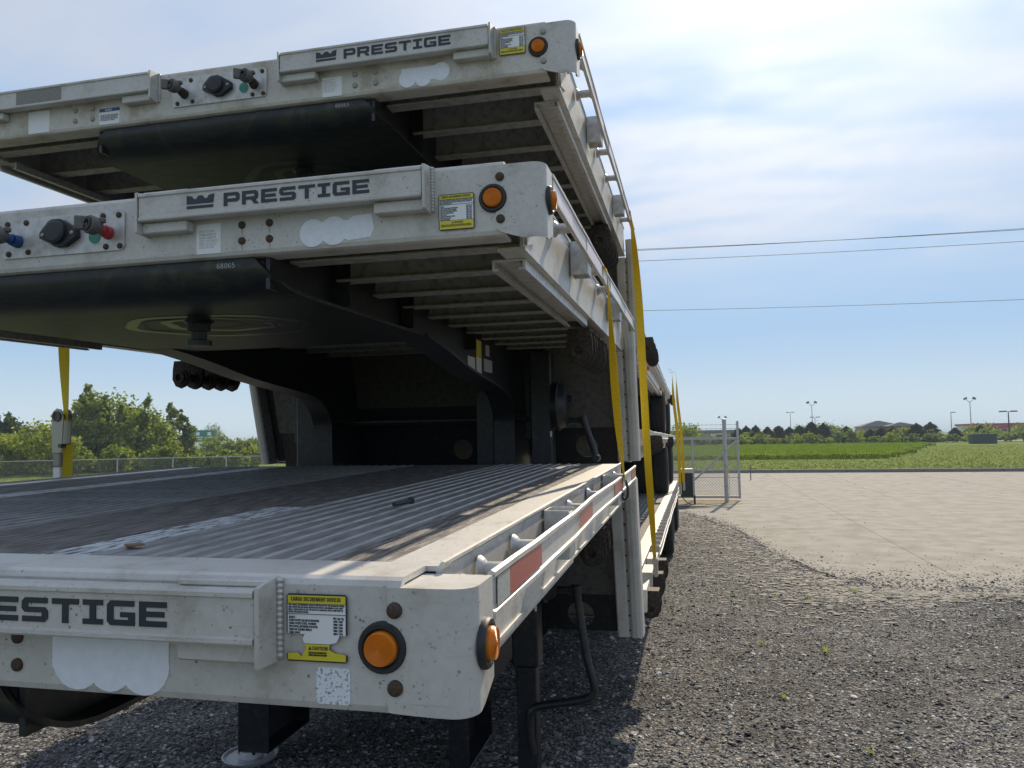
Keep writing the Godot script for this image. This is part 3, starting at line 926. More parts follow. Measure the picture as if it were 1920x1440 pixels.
	# ---- winch track below the right and left rails
	for side in [-1.0, 1.0]:
		var z1: float = -1.48 if p.n != 3 else -2.2
		var tr := MB.new()
		tr.extrude(P2([1.186, -0.206, 1.280, -0.206, 1.280, -0.236, 1.262, -0.236, 1.262, -0.230, 1.272, -0.230, 1.272, -0.212, 1.194, -0.212, 1.194, -0.230, 1.204, -0.230, 1.204, -0.236, 1.186, -0.236]), Vector3(0, 0, -0.2), Vector3(side, 0, 0), Vector3.UP, Vector3(0, 0, z1 + 0.2))
		obj("winch_track", tr, M.alu, root)
	var wz: Array = p.winch_right
	for z in wz:
		winch(root, Vector3(1.235, -0.237, z), no, 1.0)
	var wl: Array = p.winch_left
	for z in wl:
		winch(root, Vector3(-1.235, -0.237, z), no, -1.0)
	# ---- coupler: lip, bottom plate, king pin
	var outer := [Vector2(-0.022, -0.191), Vector2(-0.0205, -0.212), Vector2(-0.024, -0.228), Vector2(-0.032, -0.243), Vector2(-0.044, -0.257), Vector2(-0.060, -0.268), Vector2(-0.080, -0.277), Vector2(-0.105, -0.283), Vector2(-0.14, -0.287), Vector2(-0.18, -0.288), Vector2(-1.30, -0.288)]
	var cl := MB.new()
	var loops := []
	for i in outer.size():
		var q: Vector2 = outer[i]
		var pa: Vector2 = outer[max(i - 1, 0)]
		var pb: Vector2 = outer[min(i + 1, outer.size() - 1)]
		var tn := (pb - pa).normalized()
		var nn := Vector3(0, tn.x, -tn.y)
		var wide := lerpf(0.565, 0.655, clampf((-0.191 - q.y) / 0.097, 0.0, 1.0))
		loops.append([q, nn, wide])
	for i in outer.size() - 1:
		var A = loops[i]
		var B = loops[i + 1]
		for k in [0.0, 1.0]:
			var oa: Vector3 = -A[1] * 0.010 * k
			var ob: Vector3 = -B[1] * 0.010 * k
			var sg = 1.0 - 2.0 * k
			cl.quadn(Vector3(-A[2], A[0].y, A[0].x) + oa, Vector3(A[2], A[0].y, A[0].x) + oa, Vector3(B[2], B[0].y, B[0].x) + ob, Vector3(-B[2], B[0].y, B[0].x) + ob, A[1] * sg, A[1] * sg, B[1] * sg, B[1] * sg)
		for sx in [-1.0, 1.0]:
			cl.quad(Vector3(A[2] * sx, A[0].y, A[0].x), Vector3(B[2] * sx, B[0].y, B[0].x), Vector3(B[2] * sx, B[0].y, B[0].x) - B[1] * 0.010, Vector3(A[2] * sx, A[0].y, A[0].x) - A[1] * 0.010, Vector3(sx, 0, 0))
	for sx in [-1.0, 1.0]:
		var cap := PackedVector2Array()
		for i in range(1, 10):
			cap.append(outer[i] + Vector2(-0.012, 0.011))
		cap.append(Vector2(-0.60, -0.276))
		cap.append(Vector2(-0.60, -0.194))
		cap.append(Vector2(-0.040, -0.194))
		var ec := MB.new()
		ec.extrude(cap, Vector3(0.556 * sx, 0, 0), Vector3(0, 0, 1), Vector3.UP, Vector3(0.034 * sx, 0, 0))
		obj("coupler_cheek", ec, M.black, root)
	obj("coupler_plate", cl, M.coupler, root)
	# rings of old grease and dust rubbed round the king pin
	for k in 4:
		var ring := MB.new()
		var r0 := 0.10 + 0.066 * k
		var wd := 0.030 + 0.014 * sin(k * 2.4)
		for i in 40:
			var wob := 0.012 * sin(i * 0.9 + k)
			var wob1 := 0.012 * sin((i + 1) * 0.9 + k)
			var e0 := Vector3(cos(TAU * i / 40.0), 0, 0.8 * sin(TAU * i / 40.0))
			var e1 := Vector3(cos(TAU * (i + 1) / 40.0), 0, 0.8 * sin(TAU * (i + 1) / 40.0))
			var ce := Vector3(0.095 + 0.03 * sin(k * 2.1), -0.2886 - 0.0002 * k, -0.52 - 0.02 * k)
			ring.quad(ce + e0 * (r0 + wob), ce + e1 * (r0 + wob1), ce + e1 * (r0 + wd + wob1), ce + e0 * (r0 + wd + wob), Vector3.DOWN)
		obj("grease_ring", ring, M.grime if k % 2 == 0 else M.grease, root)
	if p.stencil != "":
		var st := text_mesh(p.stencil, 0.019, true, true)
		obj("stencilled_number", st, M.label_grey, root, Transform3D(Basis(), Vector3(0.452, -0.209, -0.0205)))
	var kp := MB.new()
	kp.lathe(Vector3(0.095, -0.288, -0.45), Vector3(0, -1, 0), [Vector2(0.05, 0), Vector2(0.037, 0.01), Vector2(0.037, 0.035), Vector2(0.026, 0.037), Vector2(0.026, 0.062), Vector2(0.042, 0.066), Vector2(0.042, 0.084), Vector2(0, 0.084)], 20)
	obj("king_pin", kp, M.black, root)
	# ---- gooseneck beams
	var low: float = -p.step - 0.40
	var prof := [Vector2(-0.035, -0.277), Vector2(-1.15, -0.277), Vector2(-1.45, -0.315), Vector2(-1.80, -0.372), Vector2(-2.25, -0.420), Vector2(-2.50, -0.452), Vector2(-2.62, -0.500), Vector2(-2.70, -0.585), Vector2(-2.72, -0.70), Vector2(-2.72, low)]
	for side in [-1.0, 1.0]:
		var web := PackedVector2Array()
		for q in prof:
			web.append(q)
		web.append(Vector2(-3.50, low))
		web.append(Vector2(-3.50, -p.step - 0.05))
		web.append(Vector2(-3.14, -0.034))
		web.append(Vector2(-0.035, -0.034))
		var gb := MB.new()
		gb.extrude(web, Vector3((0.594 if side > 0 else -0.606), 0, 0), Vector3(0, 0, 1), Vector3.UP, Vector3(0.012, 0, 0))
		var fp := []
		var fs := []
		for q in prof:
			fp.append(Vector3(0.60 * side, q.y - 0.006, q.x))
			fs.append(Vector3(0.065, 0, 0))
		fp = smooth_path(fp.slice(1), 4)
		fs = []
		for q in fp:
			fs.append(Vector3(0.065, 0, 0))
		gb.ribbon(fp, fs, 0.012)
		for z in [-0.42, -1.0, -1.9]:
			gb.span(Vector3(0.606 * side, -0.036, z), Vector3(0.660 * side, -0.272, z - 0.008))
		obj("main_beam", gb, M.black, root)
	# number plates on the right beam
	if p.n == 2:
		for q in [[-1.93, -0.300, -2.06, -0.372, "label_white"], [-2.09, -0.20, -2.19, -0.29, "label_yellow"], [-2.09, -0.292, -2.19, -0.385, "label_white"], [-2.28, -0.21, -2.36, -0.27, "label_grey"], [-2.24, -0.29, -2.42, -0.36, "label_grey"]]:
			var pb := MB.new()
			pb.span(Vector3(0.6065, q[1], q[0]), Vector3(0.6085, q[3], q[2]))
			obj("data_plate", pb, M[q[4]], root)
	# ---- step: posts, panels, lower bulkhead
	var pz := -FD - 0.02
	var lowb := 0.215 if p.n == 1 else 0.30
	var rake := Transform3D(Basis(Vector3.RIGHT, Vector3(0, 1, 0.29), Vector3(0, 0, 1)), Vector3(0, 0, 0.058))
	for side in [-1.0, 1.0]:
		var s: float = side
		var po := MB.new()
		po.extrude(P2([1.304, -0.004, 1.306, 0.008, 1.316, 0.018, 1.340, 0.022, 1.360, 0.016, 1.370, 0.004, 1.372, -0.11, 1.304, -0.11]), Vector3(0, -0.084, pz), Vector3(s, 0, 0), Vector3(0, 0, 1), Vector3(0, -p.step - 0.134, 0))
		var post := obj("step_post", po, M.paint, root, rake)
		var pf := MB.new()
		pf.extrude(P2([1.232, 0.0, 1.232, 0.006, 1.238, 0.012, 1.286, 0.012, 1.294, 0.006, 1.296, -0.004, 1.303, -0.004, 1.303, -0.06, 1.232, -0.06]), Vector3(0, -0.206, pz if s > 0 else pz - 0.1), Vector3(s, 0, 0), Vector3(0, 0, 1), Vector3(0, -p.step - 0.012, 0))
		obj("post_flange", pf, M.paint if s > 0 else M.black, root, rake)  # left one black: shade inside the channel put into its colour
		for k in 9:
			var hb := MB.new()
			var yy: float = -0.24 - (p.step - 0.06) * k / 8.0
			hb.cyl(Vector3(1.300 * s, yy, pz - 0.0035), Vector3(1.300 * s, yy, pz + 0.004), 0.0055, 0.0055, 10)
			obj("bolt_hole", hb, M.rubber, post)
		var pn := MB.new()
		pn.span(Vector3(0.79 * s, -0.034, pz - 0.075), Vector3(1.231 * s, -p.step + 0.005, pz - 0.067), 0.002)
		obj("step_panel", pn, M.panel, root, rake)
		obj("lower_bulkhead", holed_plate(min(0.66 * s, 1.231 * s), max(0.66 * s, 1.231 * s), -p.step - lowb, -p.step + 0.028, pz - 0.098, 0.010, [[1.02 * s, -p.step - 0.12, 0.075]] if s > 0 else [[-0.86, -p.step - 0.12, 0.075]]), M.black, root, rake)
		var pb2 := MB.new()
		pb2.span(Vector3(0.6055 * s, -0.034, pz - 0.084), Vector3(0.81 * s, -p.step - 0.02, pz - 0.0785))
		obj("step_panel", pb2, M.black, root, rake)
	var mid := MB.new()
	mid.span(Vector3(-0.594, -0.034, pz - 0.085), Vector3(0.594, -p.step + 0.17, pz - 0.077))
	obj("centre_panel", mid, M.panel, root, rake)
	obj("centre_bulkhead", holed_plate(-0.594, 0.594, -p.step - lowb, -p.step + 0.198, pz - 0.100, 0.012, [[0.15, -p.step - 0.13, 0.07]]), M.black, root, rake)
	# ---- landing gear
	var lz := -2.93
	for side in [-1.0, 1.0]:
		var leg := Node3D.new()
		leg.name = "landing_leg"
		leg.position = Vector3(0.80 * side, 0, lz)
		root.add_child(leg, true)
		var o := MB.new()
		o.span(Vector3(-0.068, -0.20, -0.065), Vector3(0.068, -1.02, 0.065), 0.008)
		o.span(Vector3(-0.11, -0.19, -0.012), Vector3(-0.069, -0.75, 0.012), 0.003)
		obj("outer_tube", o, M.black, leg)
		var inn := MB.new()
		inn.span(Vector3(-0.052, -1.02, -0.05), Vector3(0.052, -p.leg + 0.03, 0.05), 0.006)
		obj("inner_tube", inn, M.black, leg)
		var sh := MB.new()
		sh.lathe(Vector3(0, -p.leg, 0), Vector3.UP, [Vector2(0, 0), Vector2(0.14, 0.0), Vector2(0.155, 0.022), Vector2(0.148, 0.022), Vector2(0.13, 0.012), Vector2(0.07, 0.012), Vector2(0.062, 0.05), Vector2(0, 0.05)], 24)
		obj("foot", sh, M.galv, leg)
		var bx := MB.new()
		var bx0: float = -0.42 if side > 0 else 0.03
		bx.span(Vector3(bx0, -0.45, 0.04), Vector3(bx0 + 0.11, -p.leg + 0.05, 0.05), 0.003)
		bx.span(Vector3(bx0, -0.45, -0.42), Vector3(bx0 + 0.11, -p.leg + 0.05, -0.41), 0.003)
		bx.span(Vector3(bx0, -p.leg + 0.05, -0.41), Vector3(bx0 + 0.11, -p.leg + 0.06, 0.04), 0.003)
		bx.span(Vector3(bx0, -0.45, -0.41), Vector3(bx0 + 0.008, -p.leg + 0.06, 0.04), 0.003)
		obj("brace_frame", bx, M.black, leg)
	var br2 := MB.new()
	br2.cyl(Vector3(-0.73, -0.62, lz), Vector3(0.73, -0.62, lz), 0.022, 0.022, 12)
	obj("cross_shaft", br2, M.black, root)
	var gx := MB.new()
	gx.lathe(Vector3(0.868, -0.545, lz), Vector3.RIGHT, [Vector2(0, 0), Vector2(0.145, 0.0), Vector2(0.150, 0.030), Vector2(0.158, 0.034), Vector2(0.158, 0.042), Vector2(0.148, 0.046), Vector2(0.130, 0.085), Vector2(0.09, 0.095), Vector2(0, 0.097)], 22)
	gx.cyl(Vector3(0.96, -0.635, lz), Vector3(1.06, -0.635, lz), 0.017, 0.017, 12)
	gx.cyl(Vector3(0.96, -0.50, lz), Vector3(0.985, -0.50, lz), 0.022, 0.022, 10)
	obj("gearbox", gx, M.black, root)
	var hp: Array = p.crank
	var ck := MB.new()
	ck.cyl(Vector3(1.035, -0.635, lz), Vector3(1.085, -0.635, lz), 0.027, 0.027, 14)
	ck.tube(smooth_path(hp, 5), 0.021, 10)
	obj("crank_handle", ck, M.black, root)
	var whitemark := MB.new()
	whitemark.span(Vector3(0.856, -0.70, lz + 0.0655), Vector3(0.867, -0.735, lz + 0.067))
	obj("paint_mark", whitemark, M.label_white, root)

	# ---- rear deck: a little lower in pitch, cambered away from the front deck
	var L := Transform3D(Basis(Vector3.RIGHT, p.camber), Vector3(0, -p.step, -FD - 0.20))
	var LEN := 12.1
	deck_boards(root, -0.075, -LEN, L)
	for side in [-1.0, 1.0]:
		side_frame(root, -0.11, -LEN, L, side, "lower_side_rail")
		var z := -0.55 if p.n != 1 else -2.1
		var rr := obj("lower_rub_rail", wavy_rail(z, -LEN, side, 0.012, 9 + p.n), M.rub, root, L)
		z -= 0.1
		while z > -LEN + 0.1:
			pocket(root, z, side, L)
			z -= 0.30
		for k in 3:
			var mk := MB.new()
			mk.box(Vector3(1.311 * side, -0.155, -2.6 - k * 3.6), Vector3(0.03, 0.045, 0.10), 0.006)
			obj("side_marker", mk, M.amber, root, L)
		if p.n == 1:
			for zz in [-0.35, -0.95, -1.55]:
				var bp := MB.new()
				bp.extrude(P2([1.302, -0.02, 1.372, -0.02, 1.372, -0.15, 1.366, -0.15, 1.366, -0.026, 1.302, -0.026]), Vector3(0, 0, zz), Vector3(side, 0, 0), Vector3.UP, Vector3(0, 0, -0.34))
				bp.span(Vector3(1.302 * side, -0.026, zz), Vector3(1.366 * side, -0.15, zz - 0.008))
				bp.span(Vector3(1.302 * side, -0.026, zz - 0.332), Vector3(1.366 * side, -0.15, zz - 0.34))
				obj("winch_bracket", bp, M.rub, root, L)
		for zz in p.winch_low:
			winch(root, Vector3(1.39 * side, -0.045, zz), L, side)
		var lb := MB.new()
		lb.span(Vector3(0.590 * side, -0.05, -0.2), Vector3(0.610 * side, -0.42, -LEN + 0.1))
		lb.span(Vector3(0.53 * side, -0.42, -0.2), Vector3(0.67 * side, -0.434, -LEN + 0.1), 0.003)
		obj("lower_main_beam", lb, M.black, root, L)
		var wt := MB.new()
		wt.extrude(P2([1.186, -0.206, 1.280, -0.206, 1.280, -0.236, 1.262, -0.236, 1.262, -0.212, 1.204, -0.212, 1.204, -0.236, 1.186, -0.236]), Vector3(0, 0, -0.4), Vector3(side, 0, 0), Vector3.UP, Vector3(0, 0, -5.6))
		obj("winch_track", wt, M.alu, root, L)
	zc = -0.4
	while zc > -LEN + 0.2:
		for seg in [[0.62, 1.284], [-1.284, -0.62]]:
			var cm := MB.new()
			cm.span(Vector3(seg[0], -0.031, zc - 0.003), Vector3(seg[1], -0.185, zc + 0.003))
			cm.span(Vector3(seg[0], -0.185, zc - 0.030), Vector3(seg[1], -0.193, zc + 0.030), 0.002)
			obj("cross_member", cm, M.alu_dull, root, L)
		zc -= 0.42
	wheel_set(root, -7.46, -p.axle, L)
	wheel_set(root, -10.69, -p.axle, L)
	var eb := MB.new()
	eb.span(Vector3(-1.30, -0.004, -LEN - 0.002), Vector3(1.30, -0.22, -LEN - 0.06), 0.004)
	obj("rear_bolster", eb, M.paint, root, L)

func slab_x(poly_zy: PackedVector2Array, x: float, th: float) -> MB:
	var b := MB.new()
	b.extrude(poly_zy, Vector3(x, 0, 0), Vector3(0, 0, 1), Vector3.UP, Vector3(th, 0, 0))
	return b

# ---------------------------------------------------------------- sky
func sky_image() -> Image:
	var w := 1024
	var h := 512
	var img := Image.create(w, h, false, Image.FORMAT_RGBF)
	var f := FastNoiseLite.new()
	f.seed = 4
	f.frequency = 1.0
	f.fractal_octaves = 5
	f.fractal_gain = 0.55
	var f2 := FastNoiseLite.new()
	f2.seed = 9
	f2.frequency = 0.45
	f2.fractal_octaves = 3
	for y in h:
		var el := (0.5 - (y + 0.5) / h) * PI
		var s := sin(el)
		for x in w:
			var az := (x + 0.5) / w * TAU
			var d := Vector3(sin(az) * cos(el), s, -cos(az) * cos(el))
			var c: Color
			if el < -0.02:
				c = Color(0.16, 0.165, 0.15)
			else:
				var t: float = clamp(s / 0.55, 0.0, 1.0)
				# pale at the horizon, blue above it, a milky veil higher up
				var low := Color(0.52, 0.615, 0.665)
				var blue := Color(0.285, 0.445, 0.65)
				var top := Color(0.29, 0.39, 0.62)
				c = low.lerp(blue, smoothstep(0.0, 0.15, s)).lerp(top, smoothstep(0.2, 0.8, s))
				# cirrus seen in perspective on a high layer
				var k: float = 1.0 / (max(s, 0.0) + 0.10)
				var px: float = d.x * k
				var pz: float = d.z * k
				var warp := f2.get_noise_2d(px * 0.9, pz * 0.9)
				var streak := f.get_noise_2d(px * 0.5 + warp * 0.9 + pz * 0.12, pz * 1.7 + warp * 1.1)
				var fine := f.get_noise_2d(px * 2.0 + 31.0 + warp * 1.5, pz * 7.0 - px * 1.3)
				var patch := smoothstep(-0.25, 0.35, f2.get_noise_2d(px * 0.7 + 19.0, pz * 0.9))
				var hi := smoothstep(0.11, 0.30, s)
				var cov: float = clamp(hi * (0.70 + 0.45 * f2.get_noise_2d(px * 0.9 + 7.0, pz * 1.3) + 0.55 * streak + (0.20 + 0.60 * patch) * fine), 0.0, 1.0)
				var g: float = clamp(d.dot(sun_dir()), 0.0, 1.0)
				var glow := pow(g, 5.0) * 0.12 + pow(g, 22.0) * 0.52
				c = c.lerp(Color(0.455, 0.505, 0.605), cov)
				c = c + Color(1.0, 0.98, 0.95) * glow * (0.62 + 0.38 * cov)
			img.set_pixel(x, y, c)
	return img

func sun_dir() -> Vector3:
	var az := deg_to_rad(9.0)
	var el := deg_to_rad(37.0)
	return Vector3(sin(az) * cos(el), sin(el), -cos(az) * cos(el))

# ---------------------------------------------------------------- plants
func leaf_mass(seed_: int, lobes: Array, count: int, size: float, cols: Array, flat := 0.0) -> MB:
	var r := RandomNumberGenerator.new()
	r.seed = seed_
	var b := MB.new()
	b.use_col = true
	var wsum := 0.0
	for l in lobes:
		wsum += l[1] * l[1]
	for l in lobes:
		var n := int(count * l[1] * l[1] / wsum)
		var clumps := []
		var nc: int = max(6, int(n / 34.0))
		for k in nc:
			var d := Vector3(r.randfn(), r.randfn(), r.randfn()).normalized()
			clumps.append([d * l[1] * pow(r.randf_range(0.25, 1.0), 0.45) * r.randf_range(0.85, 1.12)])
		for i in n:
			var cl = clumps[r.randi() % nc]
			var off = Vector3(r.randfn(), r.randfn() * 0.8, r.randfn()) * l[1] * 0.17
			var p: Vector3 = l[0] + (cl[0] + off) * l[2]
			var nn = (Vector3(r.randfn(), r.randfn() + 0.5, r.randfn()) + cl[0].normalized() * 0.8).normalized()
			var u = nn.cross(Vector3(r.randfn(), r.randfn(), r.randfn())).normalized()
			var w = nn.cross(u)
			var s := size * r.randf_range(0.6, 1.3)
			var c0: Color = cols[0].lerp(cols[1], r.randf())
			b.col = c0
			var a = p - u * s * 0.5
			var e = p + u * s * 0.5
			var m1 = p + w * s * 0.32 + nn * s * 0.08
			var m2 = p - w * s * 0.32 + nn * s * 0.08
			b.tri(a, m1, e, nn, nn, nn)
			b.tri(a, e, m2, nn, nn, nn)
	return b

func tree(called: String, label: String, group: String, base: Vector3, lobes: Array, trunk_h: float, trunk_r: float, count: int, leaf: float, seed_: int, cols: Array) -> void:
	var t := thing(called, label, "tree", base, group)
	obj("crown", leaf_mass(seed_, lobes, count, leaf, cols), M.leaf, t)
	var b := MB.new()
	var r := RandomNumberGenerator.new()
	r.seed = seed_
	b.tube(smooth_path([Vector3(0, -0.1, 0), Vector3(r.randf_range(-.1, .1), trunk_h * 0.4, 0), Vector3(r.randf_range(-.15, .15), trunk_h, 0.05)], 4), trunk_r, 8)
	for l in lobes:
		var a := Vector3(0, trunk_h * r.randf_range(0.55, 0.95), 0)
		b.cyl(a, l[0] * 0.92 + Vector3(0, 0.1, 0), trunk_r * 0.5, trunk_r * 0.12, 6, false)
	obj("trunk", b, M.bark, t)

func conifer(label: String, group: String, base: Vector3, hgt: float, rad: float, seed_: int, cols: Array) -> void:
	var r := RandomNumberGenerator.new()
	r.seed = seed_
	var t := thing("conifer_tree", label, "tree", base, group)
	var b := MB.new()
	b.use_col = true
	for i in 1700:
		var v := pow(r.randf(), 1.25)
		var y := hgt * (0.04 + 0.96 * v)
		var rr := rad * pow(1.0 - v, 0.6) * (0.80 + 0.25 * sin(v * 26.0 + seed_)) * pow(r.randf(), 0.4) + 0.05
		var a := r.randf() * TAU
		var out := Vector3(cos(a), -0.25, sin(a))
		var p := Vector3(cos(a) * rr, y, sin(a) * rr)
		var s := r.randf_range(0.3, 0.65) * (0.5 + 0.5 * hgt / 5.0)
		var side := Vector3(-sin(a), r.randf_range(-0.3, 0.3), cos(a)) * s * 0.4
		b.col = cols[0].lerp(cols[1], r.randf())
		var nn := (Vector3(cos(a), 0.7, sin(a)) + Vector3(r.randfn(), r.randfn(), r.randfn()) * 0.4).normalized()
		b.tri(p - side, p + side, p + out * s, nn, nn, nn)
		b.tri(p - side, p + side, p + Vector3(0, s * 0.7, 0), nn, nn, nn)
	obj("crown", b, M.leaf, t)
	var k := MB.new()
	k.cyl(Vector3(0, -0.1, 0), Vector3(0, hgt * 0.85, 0), rad * 0.08, 0.02, 7)
	obj("trunk", k, M.bark, t)

func shrub(label: String, group: String, base: Vector3, rx: float, ry: float, seed_: int, cols: Array, count := 700, leaf := 0.22) -> void:
	var r := RandomNumberGenerator.new()
	r.seed = seed_
	var lobes := []
	for k in 5:
		lobes.append([Vector3(r.randf_range(-0.6, 0.6) * rx, ry * r.randf_range(0.35, 0.7), r.randf_range(-0.4, 0.4) * rx), ry * r.randf_range(0.32, 0.5), Vector3(1.2, 0.95, 1.1)])
	var t := thing("shrub", label, "shrub", base, group)
	obj("foliage", leaf_mass(seed_, lobes, count, leaf, cols), M.leaf, t)
	var b := MB.new()
	for l in lobes:
		b.cyl(Vector3(l[0].x * 0.2, -0.05, l[0].z * 0.2), l[0], 0.03, 0.012, 5, false)
	obj("stems", b, M.bark, t)

# ---------------------------------------------------------------- ground
func ground_h(x: float, z: float) -> float:
	# the land falls away by less than a metre beyond the yard on the left
	return -0.86 * smoothstep(-9.0, -30.0, x)

func grid_sheet(x0: float, x1: float, z0: float, z1: float, nx: int, nz: int, dy: float) -> MB:
	var b := MB.new()
	for i in nx:
		for j in nz:
			var xa := lerpf(x0, x1, float(i) / nx)
			var xb := lerpf(x0, x1, float(i + 1) / nx)
			var za := lerpf(z0, z1, float(j) / nz)
			var zb := lerpf(z0, z1, float(j + 1) / nz)
			var pa := Vector3(xa, ground_h(xa, za) + dy, za)
			var pb := Vector3(xb, ground_h(xb, za) + dy, za)
			var pc := Vector3(xb, ground_h(xb, zb) + dy, zb)
			var pd := Vector3(xa, ground_h(xa, zb) + dy, zb)
			b.quad(pa, pb, pc, pd, Vector3.UP)
	return b

# broad dusty and darker patches of the yard, and its slight unevenness
func yard_tone(x: float, z: float) -> float:
	return clampf(0.86 + 0.42 * pad_noise.get_noise_2d(x * 0.55, z * 0.55) + 0.22 * pad_noise.get_noise_2d(x * 2.1 + 9.0, z * 2.1), 0.5, 1.3)

func yard_height(x: float, z: float) -> float:
	var edge_fade := clampf((z - pad_edge_z(x) - 0.5) / 1.5, 0.0, 1.0)
	return 0.016 * edge_fade * (pad_noise.get_noise_2d(x * 1.2 + 40.0, z * 1.2) - 0.3)

func gravel_sheet(x0: float, x1: float, z0: float, z1: float, nx: int, nz: int) -> MB:
	var b := MB.new()
	b.use_col = true
	for i in nx:
		for j in nz:
			var xs := [lerpf(x0, x1, float(i) / nx), lerpf(x0, x1, float(i + 1) / nx)]
			var zs := [lerpf(z0, z1, float(j) / nz), lerpf(z0, z1, float(j + 1) / nz)]
			var p := []
			var c := []
			for k in [[0, 0], [1, 0], [1, 1], [0, 1]]:
				p.append(Vector3(xs[k[0]], yard_height(xs[k[0]], zs[k[1]]), zs[k[1]]))
				var t := yard_tone(xs[k[0]], zs[k[1]])
				c.append(Color(t, t, t))
			for k in [0, 2, 1, 0, 3, 2]:
				b.v.append(p[k])
				b.n.append(Vector3.UP)
				b.c.append(c[k])
	return b

func flat_poly(poly: PackedVector2Array, y: float, th := 0.002) -> MB:
	# polygon in (x, z)
	var b := MB.new()
	b.extrude(poly, Vector3(0, y - th, 0), Vector3(1, 0, 0), Vector3(0, 0, 1), Vector3(0, th, 0))
	return b

func stone_mesh(seed_: int) -> ArrayMesh:
	var r := RandomNumberGenerator.new()
	r.seed = seed_
	var b := MB.new()
	var seg := 6
	var rings := []
	for k in [[0.0, -0.22], [0.9, -0.12], [1.0, 0.06], [0.6, 0.22]]:
		var ring := []
		for i in seg:
			var a := TAU * i / seg + r.randf_range(-0.35, 0.35)
			var q: float = k[0] * r.randf_range(0.65, 1.15)
			ring.append(Vector3(cos(a) * q, k[1] + r.randf_range(-0.08, 0.08), sin(a) * q * 0.75))
		rings.append(ring)
	var topc := Vector3(r.randf_range(-.2, .2), 0.27, r.randf_range(-.2, .2))
	for k in range(1, 3):
		for i in seg:
			var p: Vector3 = rings[k][i]
			var q: Vector3 = rings[k][(i + 1) % seg]
			var s: Vector3 = rings[k + 1][(i + 1) % seg]
			var t: Vector3 = rings[k + 1][i]
			var n1 := (q - p).cross(s - p).normalized()
			if n1.dot(p) < 0.0:
				n1 = -n1
			b.quad(p, q, s, t, n1)
	for i in seg:
		var p: Vector3 = rings[3][i]
		var q: Vector3 = rings[3][(i + 1) % seg]
		var n1 := (q - p).cross(topc - p).normalized()
		if n1.y < 0.0:
			n1 = -n1
		b.tri(p, q, topc, n1, n1, n1)
	return b.mesh()

# share of loose stone lying at a spot of the yard: 1 on the gravel, fading out over the slab's ragged edge
var pad_noise := FastNoiseLite.new()
func pad_edge_z(x: float) -> float:
	# where the concrete begins, going away from the camera
	var pts := [Vector2(-0.4, -18.2), Vector2(0.2, -16.4), Vector2(0.75, -14.6), Vector2(1.1, -11.8), Vector2(1.45, -10.3), Vector2(1.9, -9.55), Vector2(2.6, -9.4), Vector2(12.0, -9.9)]
	if x <= pts[0].x:
		return -19.5
	for i in pts.size() - 1:
		if x <= pts[i + 1].x:
			var t: float = (x - pts[i].x) / (pts[i + 1].x - pts[i].x)
			return lerpf(pts[i].y, pts[i + 1].y, t)
	return -9.9

func scatter(called: String, label: String, category: String, meshes: Array, xforms: Array, cols: Array, mat: Material) -> void:
	# one object for what nobody could count
	for m in meshes.size():
		var mm := MultiMesh.new()
		mm.transform_format = MultiMesh.TRANSFORM_3D
		mm.use_colors = true
		mm.mesh = meshes[m]
		var list := []
		for i in range(m, xforms.size(), meshes.size()):
			list.append(i)
		mm.instance_count = list.size()
		for k in list.size():
			mm.set_instance_transform(k, xforms[list[k]])
			mm.set_instance_color(k, cols[list[k]])
		var o := MultiMeshInstance3D.new()
		o.multimesh = mm
		o.material_override = mat
		o.name = numbered(called)
		add_child(o)
		tag(o, label, category, "", "stuff")

func strap_path(pts: Array, sides: Array, sub := 8) -> MB:
	var p := smooth_path(pts, sub)
	var s := smooth_path(sides, sub)
	for i in s.size():
		s[i] = s[i].normalized() * 0.025
	var b := MB.new()
	b.ribbon(p, s, 0.0025)
	return b

# ---------------------------------------------------------------- scene
func _ready() -> void:
	rng.seed = 7
	# camera
	var cam := Camera3D.new()
	cam.name = "camera"
	cam.transform = Transform3D(cam_basis.orthonormalized(), EYE)
	cam.fov = 53.0665
	cam.near = 0.05
	cam.far = 4000.0
	add_child(cam)
	cam.current = true
	# sky and light
	var env := Environment.new()
	env.background_mode = Environment.BG_SKY
	var sm := PanoramaSkyMaterial.new()
	sm.panorama = ImageTexture.create_from_image(sky_image())
	var sk := Sky.new()
	sk.sky_material = sm
	env.sky = sk
	env.background_energy_multiplier = 1.0
	env.tonemap_mode = Environment.TONE_MAPPER_LINEAR
	env.tonemap_exposure = 1.25
	env.fog_enabled = true
	env.fog_density = 0.00055
	env.fog_light_color = Color(0.80, 0.87, 0.93)
	env.sdfgi_enabled = true
	env.ssao_enabled = true
	env.ssil_enabled = true
	var we := WorldEnvironment.new()
	we.name = "world_environment"
	we.environment = env
	add_child(we)
	var sun := DirectionalLight3D.new()
	sun.name = "sun"
	sun.light_energy = 1.55
	sun.light_color = Color(1.0, 0.93, 0.82)
	sun.light_angular_distance = 0.7
	sun.shadow_enabled = true
	sun.basis = Basis.looking_at(-sun_dir(), Vector3.UP)
	add_child(sun)

	make_materials()
	setting()
	trailers()
	surroundings()

